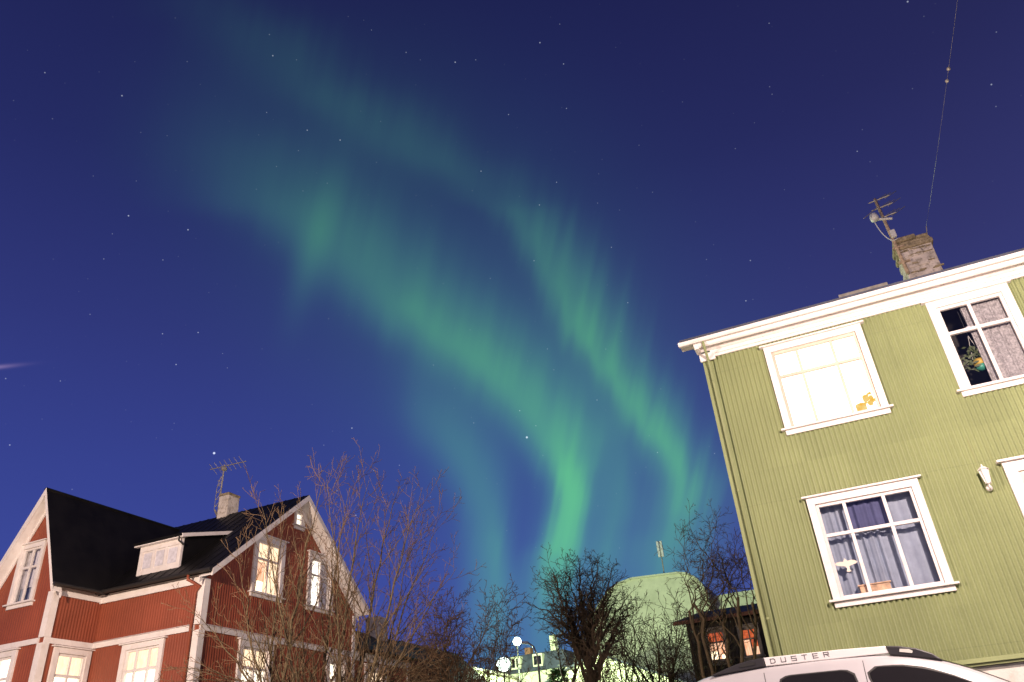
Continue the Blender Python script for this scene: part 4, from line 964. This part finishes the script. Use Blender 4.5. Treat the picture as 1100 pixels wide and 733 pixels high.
def round_tree(label, loc, top, centre, rx, rz, limbs, seed, trunk_r, stems=1, dens=(6, 10, 11), tm=.0058, bark='bark', twig='twig', base_spread=.2, fork=.55):
    G = TreeGrower(seed, .013, tm); loc = Vector(loc); centre = Vector(centre)
    trunks = []
    for s_i in range(stems):
        a = 6.283*s_i/max(1, stems)+.4
        b = loc+Vector((math.cos(a), math.sin(a), 0))*(base_spread*.4 if stems > 1 else 0)-Vector((0, 0, .1))
        e = Vector(top)+Vector((math.cos(a), math.sin(a), 0))*(base_spread*2.2 if stems > 1 else 0)
        n = 12; pts = []
        for k in range(n+1):
            t = k/n; pts.append(b.lerp(e, t)+Vector((G.r.gauss(0, .03), G.r.gauss(0, .03), 0)))
        rad = [trunk_r*(1-.5*k/n)*(1.25 if k == 0 else 1) for k in range(n+1)]
        G.put(pts, rad); trunks.append((pts, rad))
    for k in range(limbs):
        pts, rad = trunks[k % stems]
        z = -.55+1.55*((k+.5)/limbs); z = max(-.8, min(1, z)); phi = k*2.3999+G.r.gauss(0, .3); q = math.sqrt(max(0, 1-z*z))
        tgt = centre+Vector((math.cos(phi)*q*rx, math.sin(phi)*q*rx, z*rz))*G.r.uniform(.72, 1.04)
        i = min(len(pts)-1, int(len(pts)*(fork+(1-fork)*G.r.random()))); p0 = pts[i]
        mid = p0.lerp(tgt, .5)+Vector((0, 0, .10*(tgt-p0).length*(1-abs(z)*.6)))
        n = 12; lp = []
        for j in range(n+1):
            t = j/n; lp.append(p0*(1-t)**2+mid*2*t*(1-t)+tgt*t*t+Vector((G.r.gauss(0, .035), G.r.gauss(0, .035), G.r.gauss(0, .035)))*(j > 0))
        lr = [max(tm, rad[i]*G.r.uniform(.42, .6)*(1-.85*(j/n))) for j in range(n+1)]
        G.put(lp, lr); ld = [(lp[min(j+1, n)]-lp[max(j-1, 0)]).normalized() for j in range(n+1)]
        L = sum((lp[j+1]-lp[j]).length for j in range(n))
        G.kids(lp, lr, ld, L, [(dens[0], (.16, .34), (30, 75), .13, .03, .34), (dens[1], (.3, .6), (30, 70), .13, .02, .1), (dens[2], (.4, .7), (30, 65), .12, .01, .15)])
    return add_tree('bare_tree', label, loc, G, bark, twig)
round_tree('dark round crowned bare tree beside the pale round shouldered building', (-7.80, 22.7, 0), (-7.55, 22.78, 4.2), (-7.42, 22.8, 5.35), 1.70, 1.45, 30, 21, .18, dens=(4.4, 8, 9), tm=.0054, fork=.62)
round_tree('spreading bare tree crossing the windows of the black house', (-2.75, 15.8, 0), (-2.45, 15.85, 3.5), (-2.27, 15.85, 4.35), 1.1, 1.0, 20, 26, .055, stems=5, dens=(4.6, 7.5, 8), tm=.0034, bark='bark_young', base_spread=.30, fork=.72)
# conifer bush
cb = thing('conifer_bush', 'low dark green conifer bush under the thin bare trees', 'bush', (-11.95, 31.9, 0))
mb = MB(); mb.tube([(-11.95, 31.9, 0), (-11.9, 31.9, 4.4)], [.09, .02], 7); mb.build('trunk', 'bark', cb)
mb = MB(); rr_ = random.Random(5)
for k in range(2600):
    a = rr_.random()*6.283; z = 1.2+3.6*rr_.random()**.8; rad = (1.15*(1-((z-1.2)/3.75)**1.6)+.12)*rr_.uniform(.55, 1.08)
    c = Vector((-11.95+rad*math.cos(a), 31.9+rad*math.sin(a), z+rr_.gauss(0, .06))); d = Vector((math.cos(a), math.sin(a), rr_.uniform(.1, .9))).normalized()*rr_.uniform(.10, .22); e = Vector((-math.sin(a), math.cos(a), rr_.gauss(0, .4)))*.045
    mb.add([c-e, c+d, c+e, c-d*.3], [(0, 1, 2, 3)])
mb.build('foliage', 'conifer', cb)

# ------------------------------------------------------------------ black timber house behind the car
BH = thing('timber_house', 'small black timber house with two warmly lit windows behind the parked car', 'house', (-1.5, 25, 0))
BF = Face('Y', 23.0, -1); hB = []
h, _ = window(BF, BH, -4.18, -3.56, 3.27, 4.16, (.5,), .62, .06, cap=.02, sill=.03, frame='frame_dark', casing='frame_dark', mull=.035, back=((0, 1, .60, 1, 'lit_red', -.07, 4, .008, 'valance'), (0, 1, 0, .60, 'lit_pink', -.10, 5, .008, 'curtain'), (.12, .44, 0, .34, 'lit_lamp', -.078, 1, 0, 'lamp_shade'), (.62, .85, 0, .2, 'lit_lamp', -.078, 1, 0, 'lamp_shade')), label='window glowing pinkish orange with bright lamps'); hB.append(h)
h, _ = window(BF, BH, -3.24, -2.66, 3.27, 4.12, (.5,), .62, .06, cap=.02, sill=.03, frame='frame_dark', casing='frame_dark', mull=.035, back=((0, 1, .35, 1, 'lit_red', -.10, 4, .008, 'valance'), (.08, .46, .02, .60, 'lit_pink', -.07, 3, .008, 'curtain'), (.5, 1, 0, .36, 'lit_pink', -.12, 3, .008, 'curtain')), label='window with orange red shades'); hB.append(h)
clad(BF, -4.62, 2.0, .6, lambda a: 4.40, hB, pitch=.14, amp=.008, per=6).build('wall', 'black_wood', BH)
mb = MB(); mb.box(-4.62, -4.57, 23.02, 27, .6, 4.4); mb.box(1.95, 2.0, 23.02, 27, .6, 4.4); mb.box(-4.57, 1.95, 26.95, 27, .6, 4.4); mb.box(-4.5, 1.9, 23.6, 23.63, .6, 4.4); mb.build('wall', 'black_wood', BH)
mb = MB(); mb.box(-4.60, 1.98, 23.03, 26.98, 0, .6); mb.build('plinth', 'concrete', BH)
mb = MB(); mb.slab((-4.92, 22.72, 4.44), (2.3, 22.72, 4.44), (2.0, 24.6, 4.93), (-4.45, 24.6, 4.93), .06); mb.slab((-4.92, 27.3, 4.44), (2.3, 27.3, 4.44), (2.0, 24.605, 4.93), (-4.45, 24.605, 4.93), .06)
mb.prism([(-4.60, 23.05, 4.36), (-4.60, 26.9, 4.36), (-4.48, 24.6, 4.88)], (.04, 0, 0)); mb.build('roof', 'slate', BH)
mb = MB(); mb.box(-4.92, 2.3, 22.69, 22.718, 4.34, 4.44); mb.build('fascia', 'brick', BH)

# ------------------------------------------------------------------ far pale building with rounded shoulders
HL = thing('rounded_building', 'large pale rendered building with rounded shoulders lit green behind the bare trees', 'building', (-15, 68, 0))
prof = [(-20.4, 0), (-10.1, 0), (-10.1, 11.2), (-10.15, 12.2), (-10.4, 12.9), (-10.8, 13.45), (-11.4, 13.85), (-12.0, 14.0), (-15.6, 14.15), (-16.6, 13.98), (-17.5, 13.55), (-18.4, 12.75), (-19.0, 11.9), (-19.5, 10.9), (-19.9, 9.5)]
mb = MB(); mb.prism([(x, 60, z) for x, z in prof], (0, 18, 0)); mb.build('wall', 'pale', HL)
pr2 = prof[2:]
mb = MB()
for (a, b_) in zip(pr2, pr2[1:]):
    a = Vector((a[0], 0, a[1])); b2 = Vector((b_[0], 0, b_[1])); n_ = (b2-a); n_ = Vector((n_.z, 0, -n_.x)).normalized()
    if n_.z < -.2: n_ = -n_
    mb.hexa([a+n_*.003+Vector((0, 59.85, 0)), b2+n_*.003+Vector((0, 59.85, 0)), b2+n_*.003+Vector((0, 78.1, 0)), a+n_*.003+Vector((0, 78.1, 0)), a+n_*.14+Vector((0, 59.85, 0)), b2+n_*.14+Vector((0, 59.85, 0)), b2+n_*.14+Vector((0, 78.1, 0)), a+n_*.14+Vector((0, 78.1, 0))])
mb.build('roof_edge', 'pale', HL)
mb = MB(); mb.box(-10.09, -4.0, 62, 74, 0, 12.1); mb.box(-9.6, -8.6, 63, 64, 12.1, 12.5); mb.box(-10.09, -4.0, 61.9, 61.99, 12.0, 12.35); mb.build('side_block', 'pale', HL)
lb = thing('flat_house', 'plain grey house rising behind the roof of the black timber house', 'house', (-6, 55, 0))
mb = MB(); mb.box(-9.1, -2.5, 52, 58, 0, 8.9); mb.build('wall', 'concrete', lb)
mb = MB(); mb.prism([(-9.3, 51.7, 8.9), (-9.3, 58.3, 8.9), (-9.3, 55, 9.45)], (7, 0, 0)); mb.build('roof', 'slate', lb)
for k in range(2):
    mb = MB(); mb.box(-8.3+k*1.9, -7.2+k*1.9, 51.96, 51.995, 7.8, 8.7); mb.build('window', 'carglass', lb)
ms = thing('radio_mast', 'white panel antenna on a thin mast above the pale round shouldered building', 'antenna', (-13.25, 61, 14.1))
mb = MB(); mb.tube([(-13.25, 61, 13.9), (-13.2, 61, 16.9)], .05, 7); mb.build('mast', 'galv', ms)
mb = MB()
for dx in (-.16, .12): mb.box(-13.2+dx-.09, -13.2+dx+.09, 60.85, 61.0, 15.7, 16.95)
mb.build('antenna_panel', 'white', ms, bevel=.03)

# low gable in front of it
LG = thing('pale_gable_house', 'low pale gabled house glowing green white below the dark round crowned tree', 'house', (-14, 49, 0))
gp = [(-18.2, 0), (-9.0, 0), (-9.0, 4.7), (-14.45, 7.0), (-18.2, 5.6)]
mb = MB(); mb.prism([(x, 45, z) for x, z in gp], (0, 8, 0)); mb.build('wall', 'pale', LG)
mb = MB(); mb.slab((-8.7, 44.7, 4.66), (-8.7, 53.3, 4.66), (-14.45, 53.3, 7.14), (-14.45, 44.7, 7.14), .10); mb.slab((-18.6, 44.7, 5.55), (-18.6, 53.3, 5.55), (-14.455, 53.3, 7.14), (-14.455, 44.7, 7.14), .10); mb.build('roof', 'slate', LG)
# mansard house with dormers
MH = thing('mansard_house', 'white house with dark mansard roof and pale dormers behind the globe lamps', 'house', (-19.5, 52, 0))
mb = MB(); mb.box(-22.2, -17.4, 48, 55, 0, 6.95); mb.build('wall', 'pale', MH)
mb = MB(); mb.hexa([(-22.5, 47.7, 6.95), (-17.1, 47.7, 6.95), (-17.1, 55.3, 6.95), (-22.5, 55.3, 6.95), (-22.2, 48.3, 8.05), (-17.6, 48.3, 8.05), (-17.6, 54.7, 8.05), (-22.2, 54.7, 8.05)]); rfm = mb.build('roof', 'slate', MH)
for xd in (-20.7, -19.2):
    mb = MB(); mb.box(xd-.32, xd+.32, 47.75, 48.6, 7.18, 7.92); dmm = mb.build('dormer', 'pale', rfm)
    for s_ in (-1, 1):
        mb = MB(); mb.box(xd+s_*.15-.10, xd+s_*.15+.10, 47.735, 47.748, 7.28, 7.80); mb.build('pane', 'carglass', dmm)
mb = MB(); mb.box(-20.55, -20.15, 49, 49.5, 8.0, 8.55); mb.build('chimney', 'brick', rfm)
mb = MB(); mb.box(-18.75, -18.40, 49, 49.5, 8.0, 9.1); mb.build('chimney', 'pale', rfm)
# long pale wall of the low building on the left
LW = thing('low_building', 'long low pale green lit building left of the globe lamps', 'building', (-22, 38, 0))
mb = MB(); mb.box(-25, -19.1, 33, 44, 0, 6.15); mb.build('wall', 'pale', LW)
mb = MB(); mb.box(-25.1, -18.9, 32.8, 44.2, 6.152, 6.27); mb.build('roof_edge', 'galv', LW)
mb = MB(); mb.box(-19.098, -19.06, 35, 37, 4.2, 5.4); mb.build('window', 'carglass', LW)
# neighbour's dark gable behind the extension
NH = thing('shed', 'dark roofed shed with gable trim coloured as if lit reddish behind the red house extension', 'shed', (-15.6, 28, 0))
mb = MB(); mb.prism([(-17.6, 26, 0), (-13.9, 26, 0), (-13.9, 26, 4.0), (-15.75, 26, 5.6), (-17.6, 26, 4.0)], (0, 4, 0)); mb.build('wall', 'black_wood', NH)
mb = MB(); mb.slab((-13.55, 25.7, 3.72), (-13.55, 30.3, 3.72), (-15.75, 30.3, 5.72), (-15.75, 25.7, 5.72), .08); mb.slab((-17.95, 25.7, 3.72), (-17.95, 30.3, 3.72), (-15.755, 30.3, 5.72), (-15.755, 25.7, 5.72), .08); mb.build('roof', 'roof', NH)
mb = MB(); mb.slab((-13.58, 25.66, 3.66), (-13.58, 25.695, 3.66), (-15.75, 25.695, 5.64), (-15.75, 25.66, 5.64), .12); mb.build('barge_board', 'brick', NH)  # reddish colour stands in for warm light on this board

# ------------------------------------------------------------------ globe lamps
def globe_lamp(loc, h, rad, label, power):
    t = thing('street_lamp', label, 'street lamp', loc, 'lit globe street lamps')
    x, y, z = loc
    mb = MB(); mb.tube([(x, y, z), (x, y, z+h-rad)], [.06, .035], 8); mb.build('pole', 'dark', t)
    mb = MB(); prof_ = [(max(.005, rad*math.sin(math.pi*k/12)), rad-rad*math.cos(math.pi*k/12)) for k in range(13)]
    mb.lathe((x, y, z+h-rad), prof_, 16); mb.build('globe', 'globe', t, smooth=True)
    for k, (dx, dy) in enumerate(((.0, rad+.25),)):
        point('lamp_light', (x+dx, y+dy, z+h), (.78, 1.0, .62), power, .2, t)
    return t
globe_lamp((-14.8, 32.8, 0), 5.42, .29, 'larger and lower of the two lit globe lamps left of the thin bare tree', 14000)
globe_lamp((-16.1, 37.5, 0), 7.07, .21, 'smaller and higher of the two lit globe lamps, above the mansard roof', 8500)
ul = thing('street_lamp', 'unlit grey street lamp with a curved arm right of the globe lamps', 'street lamp', (-10.72, 26.72, 0))
mb = MB(); mb.tube([(-10.72, 26.72, 0), (-10.72, 26.72, 4.3), (-10.75, 26.72, 4.7), (-10.84, 26.70, 4.98), (-11.04, 26.68, 5.14)], [.055, .04, .036, .032, .03], 8); mb.build('pole', 'galv', ul, smooth=True)
mb = MB(); mb.hexa([(-11.28, 26.6, 5.13), (-11.0, 26.62, 5.08), (-11.0, 26.74, 5.08), (-11.28, 26.74, 5.13), (-11.26, 26.62, 5.21), (-11.02, 26.62, 5.18), (-11.02, 26.72, 5.18), (-11.26, 26.72, 5.21)]); mb.build('lamp_head', 'plastic', ul, bevel=.02)
